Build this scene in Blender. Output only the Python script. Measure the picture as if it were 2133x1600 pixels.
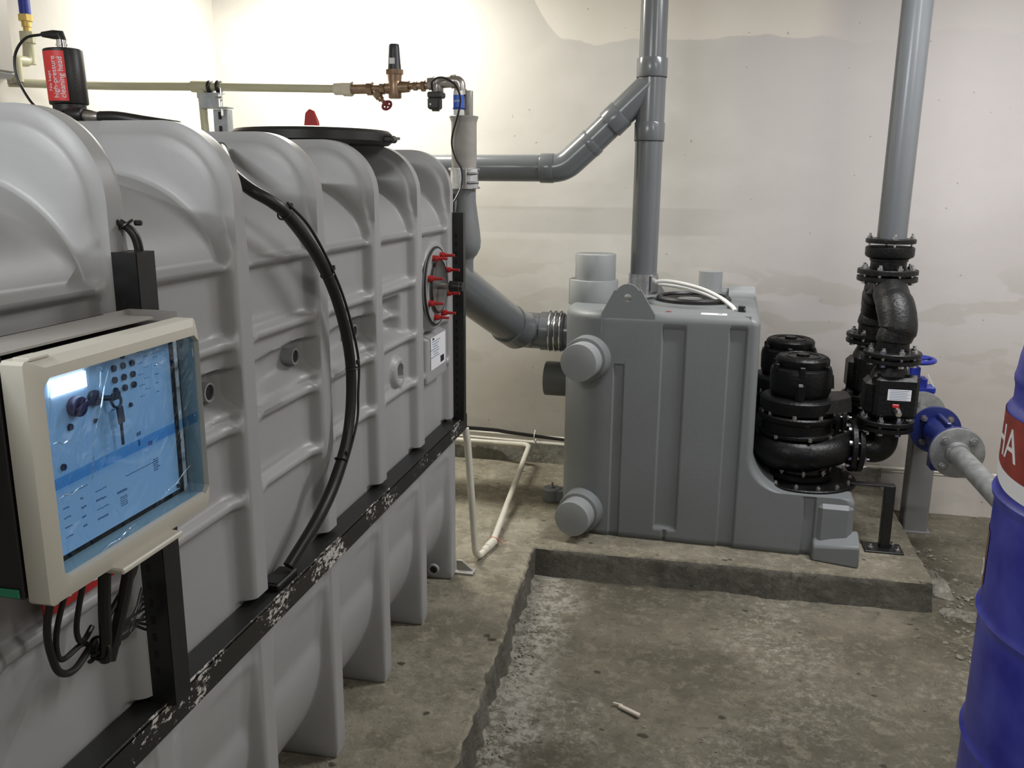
import bpy, math, random
import numpy as np
from mathutils import Vector, Matrix, noise
random.seed(7)
for o in list(bpy.data.objects): bpy.data.objects.remove(o)
sc = bpy.context.scene
COL = sc.collection
# ---------------------------------------------------------------- camera
YAW, PITCH, ROLL, FPX = math.radians(12.02), math.radians(12.99), math.radians(0.47), 1815.0
CAMH = 1.45
def camera():
    cd = bpy.data.cameras.new('camera'); co = bpy.data.objects.new('camera', cd); COL.objects.link(co)
    f = Vector((-math.sin(YAW)*math.cos(PITCH), math.cos(YAW)*math.cos(PITCH), -math.sin(PITCH)))
    r = Vector((math.cos(YAW), math.sin(YAW), 0)); u = r.cross(f)
    r2 = r*math.cos(ROLL)+u*math.sin(ROLL); u2 = -r*math.sin(ROLL)+u*math.cos(ROLL)
    M = Matrix((r2, u2, -f)).transposed().to_4x4(); M.translation = Vector((0, 0, CAMH))
    co.matrix_world = M
    cd.sensor_fit = 'HORIZONTAL'; cd.sensor_width = 36.0; cd.lens = FPX/2133.0*36.0
    cd.clip_start = 0.02
    sc.camera = co
camera()
# ---------------------------------------------------------------- world, exposure, lamps
w = bpy.data.worlds.new('world'); sc.world = w; w.use_nodes = True
w.node_tree.nodes['Background'].inputs[0].default_value = (.9, .95, 1, 1)
w.node_tree.nodes['Background'].inputs[1].default_value = 0.02
sc.view_settings.view_transform = 'Standard'; sc.view_settings.look = 'None'
sc.view_settings.exposure = 0.0; sc.view_settings.gamma = 1.0
def area(name, loc, target, sx, sy, watt, col):
    l = bpy.data.lights.new(name, 'AREA'); l.shape = 'RECTANGLE'; l.size = sx; l.size_y = sy; l.energy = watt; l.color = col
    o = bpy.data.objects.new(name, l); COL.objects.link(o); o.location = loc
    o.rotation_euler = (Vector(target)-Vector(loc)).to_track_quat('-Z', 'Y').to_euler()
    return o
area('tube_light_rear', (-1.75, 3.85, 2.52), (-1.75, 4.0, 0), 0.9, 0.08, 56, (1, .965, .88))
area('tube_light_front', (-1.30, -0.45, 2.43), (-1.30, 0.6, 0), 1.1, 0.06, 41, (.97, .985, 1))
area('tube_light_right', (1.10, 3.08, 2.62), (1.10, 3.0, 0), 1.2, 0.08, 56, (.99, .98, 1))
area('fill_light_side', (1.75, .55, 2.62), (1.0, .9, 0), 0.08, 1.1, 24, (1, .97, .92))  # added fill lamp, brightens the faces turned to the right
# ---------------------------------------------------------------- materials
def mat(name, col, rough=.5, metal=0., var=.0, vscale=6., bump=0., bscale=60., spec=.5, col2=None, coat=0.):
    m = bpy.data.materials.new(name); m.use_nodes = True; nt = m.node_tree; b = nt.nodes['Principled BSDF']
    b.inputs['Roughness'].default_value = rough; b.inputs['Metallic'].default_value = metal
    b.inputs['Specular IOR Level'].default_value = spec; b.inputs['Coat Weight'].default_value = coat
    tc = nt.nodes.new('ShaderNodeTexCoord')
    if var > 0 or col2:
        n = nt.nodes.new('ShaderNodeTexNoise'); n.inputs['Scale'].default_value = vscale; n.inputs['Detail'].default_value = 6
        nt.links.new(tc.outputs['Object'], n.inputs['Vector'])
        cr = nt.nodes.new('ShaderNodeValToRGB'); cr.color_ramp.elements[0].position = .35; cr.color_ramp.elements[1].position = .65
        c2 = col2 or tuple(c*(1-var) for c in col)
        cr.color_ramp.elements[0].color = (*c2, 1); cr.color_ramp.elements[1].color = (*col, 1)
        nt.links.new(n.outputs[0], cr.inputs[0]); nt.links.new(cr.outputs[0], b.inputs['Base Color'])
    else:
        b.inputs['Base Color'].default_value = (*col, 1)
    if bump > 0:
        n = nt.nodes.new('ShaderNodeTexNoise'); n.inputs['Scale'].default_value = bscale; n.inputs['Detail'].default_value = 4
        nt.links.new(tc.outputs['Object'], n.inputs['Vector'])
        bp = nt.nodes.new('ShaderNodeBump'); bp.inputs['Strength'].default_value = bump; bp.inputs['Distance'].default_value = .01
        nt.links.new(n.outputs[0], bp.inputs['Height']); nt.links.new(bp.outputs[0], b.inputs['Normal'])
    return m
M = {}
M['tank'] = mat('tank_polyethylene', (.325, .328, .332), .42, var=.06, vscale=3, bump=.04, bscale=35)
M['tank_dark'] = mat('dark_inside', (.01, .01, .01), .6)
M['station'] = mat('station_polyethylene', (.17, .183, .188), .48, var=.07, vscale=4, bump=.05, bscale=60)
M['stub'] = mat('grey_pipe_stub', (.27, .285, .29), .4, var=.04)
M['pvc'] = mat('grey_pvc', (.125, .135, .143), .22, var=.10, vscale=3, spec=.6)
M['pvc_dark'] = mat('dark_joint', (.03, .03, .03), .6)
M['black'] = mat('black_painted_steel', (.012, .012, .013), .38, var=.3, vscale=40, bump=.05)
M['cast'] = mat('black_cast_iron', (.006, .0062, .0065), .42, var=.35, vscale=20, bump=.25, bscale=90, spec=.35)
M['pumpblack'] = mat('black_pump_paint', (.0035, .0036, .004), .40, var=.3, vscale=20, bump=.2, bscale=80, spec=.3)
M['rubber'] = mat('black_rubber', (.008, .008, .008), .42)
M['zinc'] = mat('zinc', (.62, .63, .64), .3, 1., var=.2, vscale=60)
M['galv'] = mat('galvanised', (.30, .31, .31), .5, .55, var=.35, vscale=22, bump=.1)
M['galv_light'] = mat('bright_galvanised', (.50, .54, .58), .42, .4, var=.25, vscale=30)
M['chrome'] = mat('chrome', (.8, .8, .8), .15, 1.)
M['clearplast'] = mat('hazy_sight_tube', (.36, .345, .32), .28, var=.25, vscale=14)
M['brass'] = mat('brass', (.36, .25, .17), .38, .8, var=.3, vscale=50)
M['nickel'] = mat('nickel', (.45, .42, .40), .32, .85, var=.2, vscale=40)
M['red'] = mat('red_plastic', (.42, .02, .02), .4)
M['darkred'] = mat('dark_red_wheel', (.20, .03, .035), .5)
M['ppr'] = mat('olive_cream_ppr', (.50, .48, .33), .45, var=.08)
M['pprj'] = mat('cream_joint', (.62, .56, .45), .5)
M['white'] = mat('white_plastic', (.72, .72, .68), .45)
M['whitep'] = mat('white_pvc', (.62, .60, .52), .38, var=.12, vscale=9)
M['cream'] = mat('cream_bezel', (.50, .48, .42), .42)
M['boxdark'] = mat('dark_housing', (.018, .018, .018), .5)
M['sheet'] = mat('grey_sheet', (.33, .32, .30), .45, .2)
M['plate'] = mat('panel_plate', (.66, .72, .80), .45)
M['inner'] = mat('box_inside', (.05, .06, .075), .35)
M['label'] = mat('label_paper', (.72, .73, .76), .5)
M['ink'] = mat('dark_ink', (.02, .025, .04), .6)
M['inkblue'] = mat('faint_ink', (.10, .18, .30), .6)
M['green'] = mat('green_tag', (.04, .36, .20), .5)
M['blue'] = mat('blue_enamel', (.01, .02, .13), .35, var=.2, vscale=15)
M['bluehw'] = mat('blue_handwheel', (.015, .03, .30), .35)
M['bluelab'] = mat('blue_label', (.03, .12, .55), .4)
M['drum'] = mat('blue_drum_plastic', (.018, .021, .27), .40, col2=(.050, .058, .37), vscale=10, bump=.08, bscale=30)
M['drumband'] = mat('drum_red', (.30, .035, .025), .45, var=.3, vscale=20)
M['drumbrown'] = mat('drum_brown', (.16, .08, .05), .5)
M['greypost'] = mat('grey_post', (.19, .19, .185), .55, var=.15)
M['stick'] = mat('pale_stick', (.55, .5, .42), .7)
M['lamp'] = mat('lamp_body', (.7, .7, .7), .5)
def emis(name, col, s):
    m = bpy.data.materials.new(name); m.use_nodes = True; b = m.node_tree.nodes['Principled BSDF']
    b.inputs['Base Color'].default_value = (*col, 1); b.inputs['Emission Color'].default_value = (*col, 1); b.inputs['Emission Strength'].default_value = s
    return m
M['lcd'] = emis('lcd_glow', (.92, .96, 1), 6)
M['tube'] = emis('fluorescent_tube', (1, .96, .88), 6)
def film(name, col, alpha_gloss=.12):
    m = bpy.data.materials.new(name); m.use_nodes = True; nt = m.node_tree; nt.nodes.clear()
    o = nt.nodes.new('ShaderNodeOutputMaterial'); t = nt.nodes.new('ShaderNodeBsdfTransparent'); g = nt.nodes.new('ShaderNodeBsdfGlossy')
    t.inputs[0].default_value = (*col, 1); g.inputs['Roughness'].default_value = .12; g.inputs[0].default_value = (.8, .9, 1, 1)
    tc = nt.nodes.new('ShaderNodeTexCoord'); n = nt.nodes.new('ShaderNodeTexNoise'); n.inputs['Scale'].default_value = 9; n.inputs['Detail'].default_value = 3; n.inputs['Distortion'].default_value = 1.5
    nt.links.new(tc.outputs['Object'], n.inputs['Vector'])
    bp = nt.nodes.new('ShaderNodeBump'); bp.inputs['Strength'].default_value = .8; bp.inputs['Distance'].default_value = .02
    nt.links.new(n.outputs[0], bp.inputs['Height']); nt.links.new(bp.outputs[0], g.inputs['Normal'])
    x = nt.nodes.new('ShaderNodeMixShader'); x.inputs[0].default_value = alpha_gloss
    nt.links.new(t.outputs[0], x.inputs[1]); nt.links.new(g.outputs[0], x.inputs[2]); nt.links.new(x.outputs[0], o.inputs[0])
    return m
M['film'] = film('blue_protective_film', (.54, .76, .98), .09)
M['filmband'] = film('blue_film_overlap', (.62, .84, .97), .03)
M['clear'] = film('clear_sleeve', (.85, .87, .88), .2)

def rail_material():
    m = mat('chipped_black_rail', (.014, .014, .014), .42)
    nt = m.node_tree; b = nt.nodes['Principled BSDF']
    tc = nt.nodes.new('ShaderNodeTexCoord')
    mp = nt.nodes.new('ShaderNodeMapping'); mp.inputs['Scale'].default_value = (1, .45, .8); nt.links.new(tc.outputs['Object'], mp.inputs[0])
    n1 = nt.nodes.new('ShaderNodeTexNoise'); n1.inputs['Scale'].default_value = 120; n1.inputs['Detail'].default_value = 8; n1.inputs['Roughness'].default_value = .7
    n2 = nt.nodes.new('ShaderNodeTexNoise'); n2.inputs['Scale'].default_value = 5; nt.links.new(tc.outputs['Object'], n2.inputs[0])
    nt.links.new(mp.outputs[0], n1.inputs[0])
    mu = nt.nodes.new('ShaderNodeMath'); mu.operation = 'MULTIPLY'; nt.links.new(n1.outputs[0], mu.inputs[0]); nt.links.new(n2.outputs[0], mu.inputs[1])
    g = nt.nodes.new('ShaderNodeNewGeometry'); sx = nt.nodes.new('ShaderNodeSeparateXYZ'); nt.links.new(g.outputs['Position'], sx.inputs[0])
    fx = nt.nodes.new('ShaderNodeMath'); fx.operation = 'GREATER_THAN'; fx.inputs[1].default_value = -.8172; nt.links.new(sx.outputs[0], fx.inputs[0])
    cr = nt.nodes.new('ShaderNodeValToRGB'); cr.color_ramp.elements[0].position = .318; cr.color_ramp.elements[1].position = .332
    nt.links.new(mu.outputs[0], cr.inputs[0])
    mf = nt.nodes.new('ShaderNodeMath'); mf.operation = 'MULTIPLY'; nt.links.new(cr.outputs[0], mf.inputs[0]); nt.links.new(fx.outputs[0], mf.inputs[1])
    mx = nt.nodes.new('ShaderNodeMix'); mx.data_type = 'RGBA'; mx.inputs[6].default_value = (.014, .014, .014, 1); mx.inputs[7].default_value = (.5, .49, .46, 1)
    nt.links.new(mf.outputs[0], mx.inputs[0]); nt.links.new(mx.outputs[2], b.inputs['Base Color'])
    return m
M['rail'] = rail_material()

def node_rgb(nt, n, c): 
    n.default_value = (*c, 1)
def wall_material(name, back=True):
    m = bpy.data.materials.new(name); m.use_nodes = True; nt = m.node_tree; b = nt.nodes['Principled BSDF']; b.inputs['Roughness'].default_value = .75
    b.inputs['Specular IOR Level'].default_value = .25
    L = nt.links.new
    g = nt.nodes.new('ShaderNodeNewGeometry'); s = nt.nodes.new('ShaderNodeSeparateXYZ'); L(g.outputs['Position'], s.inputs[0])
    def noise_(scale, detail=4, sc3=(1, 1, 1), dist=0):
        mp = nt.nodes.new('ShaderNodeMapping'); mp.inputs['Scale'].default_value = sc3; L(g.outputs['Position'], mp.inputs[0])
        n = nt.nodes.new('ShaderNodeTexNoise'); n.inputs['Scale'].default_value = scale; n.inputs['Detail'].default_value = detail; n.inputs['Distortion'].default_value = dist
        L(mp.outputs[0], n.inputs[0]); return n.outputs[0]
    def math_(op, a, bb, c=None):
        n = nt.nodes.new('ShaderNodeMath'); n.operation = op
        for i, v in enumerate((a, bb, c)):
            if v is None: continue
            if isinstance(v, (int, float)): n.inputs[i].default_value = v
            else: L(v, n.inputs[i])
        return n.outputs[0]
    def mixc(f, a, bb):
        n = nt.nodes.new('ShaderNodeMix'); n.data_type = 'RGBA'
        if isinstance(f, float): n.inputs[0].default_value = f
        else: L(f, n.inputs[0])
        for i, v in ((6, a), (7, bb)):
            if isinstance(v, tuple): n.inputs[i].default_value = (*v, 1)
            else: L(v, n.inputs[i])
        return n.outputs[2]
    def step(v, lo, hi):
        n = nt.nodes.new('ShaderNodeMapRange'); n.interpolation_type = 'SMOOTHSTEP'; n.inputs[1].default_value = lo; n.inputs[2].default_value = hi
        L(v, n.inputs[0]); return n.outputs[0]
    base = (.52, .505, .47); dark = (.40, .39, .36); up = (.64, .61, .54); lil = (.525, .495, .495)
    c = base
    if back:
        X, Z = s.outputs[0], s.outputs[2]
        big = noise_(1.3, 5, (1, 1, 1.6))
        c = mixc(step(big, .40, .62), (.46, .445, .41), base)
        # lilac tinted area on the right half
        c = mixc(math_('MULTIPLY', step(X, -.1, .5), .65), c, lil)
        # roller bands
        bx = math_('SUBTRACT', step(Z, 1.195, 1.21), step(Z, 1.33, 1.34))
        c = mixc(math_('MULTIPLY', math_('MULTIPLY', bx, step(X, .2, -.05)), .7), c, dark)
        lowz = step(math_('ADD', Z, math_('MULTIPLY', noise_(3, 4), .25)), .95, .55)
        c = mixc(math_('MULTIPLY', lowz, .45), c, (.42, .385, .32))
        # patches where the skim coat is thin, right of the pumps
        pz = math_('MULTIPLY', step(noise_(2.6, 3, (1, 1, 2.6), .4), .52, .56), step(Z, 1.15, .95))
        c = mixc(math_('MULTIPLY', pz, .6), c, (.42, .40, .36))
        # unpainted lighter strip high on the wall with a wavy edge
        edge = math_('ADD', Z, math_('MULTIPLY', math_('SUBTRACT', noise_(2.2, 2, (1, 0, 0)), .5), .22))
        edge = math_('ADD', edge, math_('MULTIPLY', noise_(26, 2), .012))
        edge = math_('ADD', edge, math_('MULTIPLY', step(X, -.7, -1.05), -.5))
        c = mixc(math_('MULTIPLY', step(edge, 2.118, 2.126), math_('ADD', math_('MULTIPLY', step(X, .62, .42), .7), .12)), c, up)
        # specks
        sp = step(noise_(33, 1), .775, .79)
        c = mixc(math_('MULTIPLY', sp, .5), c, (.16, .14, .11))
    else:
        c = mixc(step(noise_(1.5, 4), .4, .6), base, up)
    bn = nt.nodes.new('ShaderNodeBump'); bn.inputs['Strength'].default_value = .25; bn.inputs['Distance'].default_value = .01
    L(noise_(9, 5), bn.inputs['Height']); L(bn.outputs[0], b.inputs['Normal'])
    if isinstance(c, tuple): b.inputs['Base Color'].default_value = (*c, 1)
    else: L(c, b.inputs['Base Color'])
    return m
M['wall'] = wall_material('painted_plaster', True)
M['wall2'] = wall_material('painted_plaster_plain', False)

def concrete(name, cA, cB, cC, white=.0, rough=.82, holes=True, sc1=1.6, curb=False):
    m = bpy.data.materials.new(name); m.use_nodes = True; nt = m.node_tree; b = nt.nodes['Principled BSDF']; b.inputs['Roughness'].default_value = rough
    b.inputs['Specular IOR Level'].default_value = .3
    L = nt.links.new; g = nt.nodes.new('ShaderNodeNewGeometry')
    def nz(scale, detail=6, rgh=.6, dist=0, off=(0, 0, 0)):
        mp = nt.nodes.new('ShaderNodeMapping'); mp.inputs['Location'].default_value = off; L(g.outputs['Position'], mp.inputs[0])
        n = nt.nodes.new('ShaderNodeTexNoise'); n.inputs['Scale'].default_value = scale; n.inputs['Detail'].default_value = detail; n.inputs['Roughness'].default_value = rgh; n.inputs['Distortion'].default_value = dist
        L(mp.outputs[0], n.inputs[0]); return n.outputs[0]
    def mr(v, lo, hi):
        n = nt.nodes.new('ShaderNodeMapRange'); n.interpolation_type = 'SMOOTHSTEP'; n.inputs[1].default_value = lo; n.inputs[2].default_value = hi; L(v, n.inputs[0]); return n.outputs[0]
    def mu(a, bb, op='MULTIPLY'):
        n = nt.nodes.new('ShaderNodeMath'); n.operation = op
        for i, v in enumerate((a, bb)):
            if isinstance(v, (int, float)): n.inputs[i].default_value = v
            else: L(v, n.inputs[i])
        return n.outputs[0]
    def mx(f, a, bb):
        n = nt.nodes.new('ShaderNodeMix'); n.data_type = 'RGBA'; L(f, n.inputs[0])
        for i, v in ((6, a), (7, bb)):
            if isinstance(v, tuple): n.inputs[i].default_value = (*v, 1)
            else: L(v, n.inputs[i])
        return n.outputs[2]
    c = mx(mr(nz(sc1), .35, .68), cA, cB)
    c = mx(mu(mr(nz(9, 10, .75), .47, .66), .75), c, cC)
    c = mx(mu(mr(nz(19, 9, .8, .4, (2, 7, 0)), .50, .60), .40), c, tuple(k*1.45 for k in cB))
    c = mx(mu(mr(nz(27, 9, .8, .4, (9, 2, 0)), .54, .63), .55), c, tuple(k*.6 for k in cA))
    if white > 0:
        wz = mu(mr(nz(1.7, 3, .5, 0, (3, 1, 0)), .47, .66), mr(nz(34, 12, .85, .25), .47, .64))
        c = mx(mu(wz, white), c, (.40, .385, .33))
    if holes:
        v = nt.nodes.new('ShaderNodeTexVoronoi'); v.inputs['Scale'].default_value = 12; v.inputs['Randomness'].default_value = 1.0
        mpv = nt.nodes.new('ShaderNodeMapping'); L(g.outputs['Position'], mpv.inputs[0]); mpv.inputs['Scale'].default_value = (1, 1.35, 1)
        L(mpv.outputs[0], v.inputs['Vector'])
        gate = mr(nz(9, 2, .5, 0, (5, 5, 0)), .52, .60)
        hl = mu(mr(mu(v.outputs['Distance'], mu(nz(40, 4), .35), 'ADD'), .37, .29), gate)
        c = mx(mu(hl, .85), c, (.035, .033, .025))
        dk = mr(nz(55, 8, .75), .60, .68)
        c = mx(mu(dk, .65), c, (.05, .047, .036))
    if curb:
        s = nt.nodes.new('ShaderNodeSeparateXYZ'); L(g.outputs['Position'], s.inputs[0])
        e = mu(s.outputs[0], mu(nz(7, 5), .34), 'SUBTRACT')
        f_ = mu(mr(e, -.52, -.64), mr(nz(30, 10, .8, .2), .42, .58))
        c = mx(mu(f_, .75), c, (.42, .41, .36))
    L(c, b.inputs['Base Color'])
    h = mu(nz(30, 10, .7), mu(nz(6, 5), 1.2), 'ADD')
    bp = nt.nodes.new('ShaderNodeBump'); bp.inputs['Strength'].default_value = .75; bp.inputs['Distance'].default_value = .012
    L(h, bp.inputs['Height']); L(bp.outputs[0], b.inputs['Normal'])
    return m
M['pit'] = concrete('rough_lower_concrete', (.090, .081, .058), (.195, .178, .134), (.12, .11, .083), white=.85, curb=True)
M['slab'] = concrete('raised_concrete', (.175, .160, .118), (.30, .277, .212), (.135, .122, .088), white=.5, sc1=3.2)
M['slabside'] = concrete('shaded_slab_side', (.095, .090, .075), (.150, .142, .118), (.07, .066, .055), white=.25, sc1=4)  # vertical slab faces coloured darker, their shade put into the colour
M['plinth'] = concrete('rough_plinth', (.17, .165, .14), (.30, .29, .25), (.10, .095, .08), white=.6, sc1=5)
M['rubble'] = concrete('rubble', (.20, .19, .155), (.36, .34, .29), (.13, .125, .10), white=.4, holes=False)
# ---------------------------------------------------------------- mesh tools
def basis(axis):
    a = Vector(axis).normalized(); t = Vector((0, 0, 1)) if abs(a.z) < .9 else Vector((1, 0, 0))
    u = t.cross(a).normalized(); v = a.cross(u); return u, v, a
class MB:
    def __init__(s): s.v = []; s.f = []
    def add(s, vs, fs):
        n = len(s.v); s.v += [tuple(p) for p in vs]; s.f += [tuple(i+n for i in f) for f in fs]; return s
    def lathe(s, prof, org, axis=(0, 0, 1), n=40, caps=True, squash=None):
        u, v, a = basis(axis); o = Vector(org); vs = []; fs = []
        for r, h in prof:
            for k in range(n):
                t = 2*math.pi*k/n; vs.append(o+a*h+(u*math.cos(t)+v*math.sin(t))*r)
        m = len(prof)
        for i in range(m-1):
            for k in range(n): fs.append((i*n+k, i*n+(k+1) % n, (i+1)*n+(k+1) % n, (i+1)*n+k))
        if caps: fs.append(tuple(range(n-1, -1, -1))); fs.append(tuple((m-1)*n+k for k in range(n)))
        return s.add(vs, fs)
    def cyl(s, p0, p1, r, r1=None, n=32, bev=0.):
        p0 = Vector(p0); p1 = Vector(p1); h = (p1-p0).length; r1 = r if r1 is None else r1
        pr = [(r, 0), (r1, h)] if bev <= 0 else [(r-bev, 0), (r-bev*.3, bev*.3), (r, bev), (r1, h-bev), (r1-bev*.3, h-bev*.3), (r1-bev, h)]
        return s.lathe(pr, p0, p1-p0, n)
    def ring(s, p0, axis, ro, ri, h, n=40):
        return s.lathe([(ri, 0), (ro, 0), (ro, h), (ri, h), (ri, 0)], p0, axis, n, caps=False)
    def box(s, c, d, R=None, bev=0.):
        hx, hy, hz = d[0]/2, d[1]/2, d[2]/2; c = Vector(c); R = R or Matrix.Identity(3)
        if bev <= 0:
            vs = [c+R@Vector((x*hx, y*hy, z*hz)) for x in (-1, 1) for y in (-1, 1) for z in (-1, 1)]
            return s.add(vs, [(0, 1, 3, 2), (4, 6, 7, 5), (0, 4, 5, 1), (2, 3, 7, 6), (0, 2, 6, 4), (1, 5, 7, 3)])
        b = min(bev, hx*.9, hy*.9, hz*.9)
        vs = []; idx = {}
        for x in (-1, 1):
            for y in (-1, 1):
                for z in (-1, 1):
                    for k in range(3):
                        q = [x*(hx-b), y*(hy-b), z*(hz-b)]; q[k] = (x, y, z)[k]*(hx, hy, hz)[k]
                        idx[(x, y, z, k)] = len(vs); vs.append(c+R@Vector(q))
        fs = []
        for k in range(3):
            a, d2 = (k+1) % 3, (k+2) % 3
            for sg in (-1, 1):
                q = []
                for p, r in ((-1, -1), (1, -1), (1, 1), (-1, 1)):
                    t = [0, 0, 0]; t[k] = sg; t[a] = p; t[d2] = r; q.append(idx[(*t, k)])
                fs.append(tuple(q if sg > 0 else q[::-1]))
        for k in range(3):
            a, d2 = (k+1) % 3, (k+2) % 3
            for p in (-1, 1):
                for r in (-1, 1):
                    t0 = [0, 0, 0]; t1 = [0, 0, 0]; t0[k] = -1; t1[k] = 1; t0[a] = t1[a] = p; t0[d2] = t1[d2] = r
                    q = [idx[(*t0, a)], idx[(*t1, a)], idx[(*t1, d2)], idx[(*t0, d2)]]
                    fs.append(tuple(q if p*r < 0 else q[::-1]))
        for x in (-1, 1):
            for y in (-1, 1):
                for z in (-1, 1):
                    q = [idx[(x, y, z, 0)], idx[(x, y, z, 1)], idx[(x, y, z, 2)]]
                    fs.append(tuple(q if x*y*z > 0 else q[::-1]))
        return s.add(vs, fs)
    def tube(s, pts, r, n=14, caps=True, smooth=0, flat=1.):
        P = [Vector(p) for p in pts]
        if smooth: P = catmull(P, smooth)
        rr = r if isinstance(r, (list, tuple)) else [r]*len(P)
        if len(rr) != len(P): rr = [rr[min(len(rr)-1, int(i*len(rr)/len(P)))] for i in range(len(P))]
        T = [(P[min(i+1, len(P)-1)]-P[max(i-1, 0)]).normalized() for i in range(len(P))]
        u, v, a = basis(T[0]); vs = []; fs = []
        for i, p in enumerate(P):
            if i: u = (u-T[i]*u.dot(T[i])).normalized()
            v = T[i].cross(u)
            for k in range(n):
                t = 2*math.pi*k/n; vs.append(p+(u*math.cos(t)+v*math.sin(t)*flat)*rr[i])
        m = len(P)
        for i in range(m-1):
            for k in range(n): fs.append((i*n+k, i*n+(k+1) % n, (i+1)*n+(k+1) % n, (i+1)*n+k))
        if caps: fs.append(tuple(range(n-1, -1, -1))); fs.append(tuple((m-1)*n+k for k in range(n)))
        return s.add(vs, fs)
    def torus(s, c, axis, R, r, n=32, m=10, a0=0, a1=2*math.pi, flat=1.):
        u, v, a = basis(axis); c = Vector(c); full = abs(a1-a0-2*math.pi) < 1e-6
        N = n if full else n+1; vs = []; fs = []
        for i in range(N):
            t = a0+(a1-a0)*i/n; d = u*math.cos(t)+v*math.sin(t)
            for k in range(m):
                q = 2*math.pi*k/m; vs.append(c+d*(R+r*math.cos(q))+a*r*flat*math.sin(q))
        for i in range(n if full else n):
            j = (i+1) % N
            for k in range(m): fs.append((i*m+k, j*m+k, j*m+(k+1) % m, i*m+(k+1) % m))
        return s.add(vs, fs)
    def prism(s, poly, org, ux, uy, h):
        ux = Vector(ux); uy = Vector(uy); a = ux.cross(uy).normalized()*h; o = Vector(org); n = len(poly)
        vs = [o+ux*x+uy*y for x, y in poly]; vs += [p+a for p in vs]
        fs = [tuple(range(n-1, -1, -1)), tuple(range(n, 2*n))]+[(i, (i+1) % n, n+(i+1) % n, n+i) for i in range(n)]
        return s.add(vs, fs)
    def xf(s, Mx):
        s.v = [tuple(Mx@Vector(p)) for p in s.v]; return s
    def build(s, name, m, parent=None, label=None, angle=35, bevel=0.):
        og = ORG.get(parent.name, Vector()) if parent else Vector()
        me = bpy.data.meshes.new(name); me.from_pydata([tuple(Vector(p)-og) for p in s.v], [], s.f); me.validate(); me.update()
        me.materials.append(M[m] if isinstance(m, str) else m)
        me.polygons.foreach_set('use_smooth', [True]*len(me.polygons)); me.set_sharp_from_angle(angle=math.radians(angle))
        o = bpy.data.objects.new(name, me); COL.objects.link(o)
        if parent: o.parent = parent
        ORG[o.name] = og
        if label: o['label'] = label
        if bevel > 0:
            b = o.modifiers.new('bevel', 'BEVEL'); b.width = bevel; b.segments = 2; b.limit_method = 'ANGLE'; b.angle_limit = math.radians(40)
        return o
ORG = {}
def catmull(P, k):
    out = []
    for i in range(len(P)-1):
        p0 = P[i-1] if i else P[0]*2-P[1]; p1 = P[i]; p2 = P[i+1]; p3 = P[i+2] if i+2 < len(P) else P[i+1]*2-P[i]
        for j in range(k):
            t = j/k; out.append(.5*((2*p1)+(p2-p0)*t+(2*p0-5*p1+4*p2-p3)*t*t+(3*p1-p0-3*p2+p3)*t**3))
    out.append(P[-1]); return out
def arcpts(c, a, b, r, t0, t1, n=10):
    c = Vector(c); a = Vector(a); b = Vector(b)
    return [c+(a*math.cos(t0+(t1-t0)*i/n)+b*math.sin(t0+(t1-t0)*i/n))*r for i in range(n+1)]
def bend(P, R, n=8):
    """polyline with rounded corners of radius R"""
    P = [Vector(p) for p in P]; out = [P[0]]
    for i in range(1, len(P)-1):
        a = (P[i-1]-P[i]); b = (P[i+1]-P[i]); la, lb = a.length, b.length; a.normalize(); b.normalize()
        th = a.angle(b); d = min(R/math.tan(th/2), la*.49, lb*.49); r = d*math.tan(th/2)
        c = P[i]+(a+b).normalized()*(r/math.sin(th/2)); s0 = P[i]+a*d-c; s1 = P[i]+b*d-c
        ang = s0.angle(s1); ax = s0.cross(s1).normalized()
        for k in range(n+1): out.append(c+Matrix.Rotation(ang*k/n, 3, ax)@s0)
    out.append(P[-1]); return out
def thing(name, label, cat, loc=(0, 0, 0), group=None):
    o = bpy.data.objects.new(name, None); o.empty_display_size = .05; COL.objects.link(o); o.location = loc
    o['label'] = label; o['category'] = cat
    if group: o['group'] = group
    ORG[o.name] = Vector(loc); return o
def tag(o, label, cat, group=None, kind=None):
    o['label'] = label; o['category'] = cat
    if group: o['group'] = group
    if kind: o['kind'] = kind
    return o
def struct(o): o['kind'] = 'structure'; return o
def copies(o, mats_, parent=None):
    """repeat a part at other places: mats_ are world-space transforms"""
    for Mx in mats_:
        c = o.copy(); COL.objects.link(c); og = ORG[o.name]; ORG[c.name] = og
        c.matrix_local = Matrix.Translation(-og)@Mx@Matrix.Translation(og)
def rotabout(c, axis, ang): 
    c = Vector(c); return Matrix.Translation(c)@Matrix.Rotation(ang, 4, Vector(axis))@Matrix.Translation(-c)
def text_mb(txt, size, org, ux, uy, ext=.0006, align='LEFT', warp=None):
    cu = bpy.data.curves.new('lettering', 'FONT'); cu.body = txt; cu.size = size; cu.extrude = ext; cu.align_x = align
    ob = bpy.data.objects.new('lettering', cu); COL.objects.link(ob)
    me = bpy.data.meshes.new_from_object(ob.evaluated_get(bpy.context.evaluated_depsgraph_get()))
    ux = Vector(ux); uy = Vector(uy); a = ux.cross(uy); o = Vector(org); mb = MB()
    vs = [(v.co.x, v.co.y, v.co.z) for v in me.vertices]
    vs = [warp(*p) for p in vs] if warp else [o+ux*p[0]+uy*p[1]+a*p[2] for p in vs]
    mb.add(vs, [tuple(p.vertices) for p in me.polygons]); bpy.data.objects.remove(ob); bpy.data.meshes.remove(me); return mb
def hexnut(c, axis, r, h): return MB().lathe([(r, 0), (r, h)], c, axis, 6)
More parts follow.
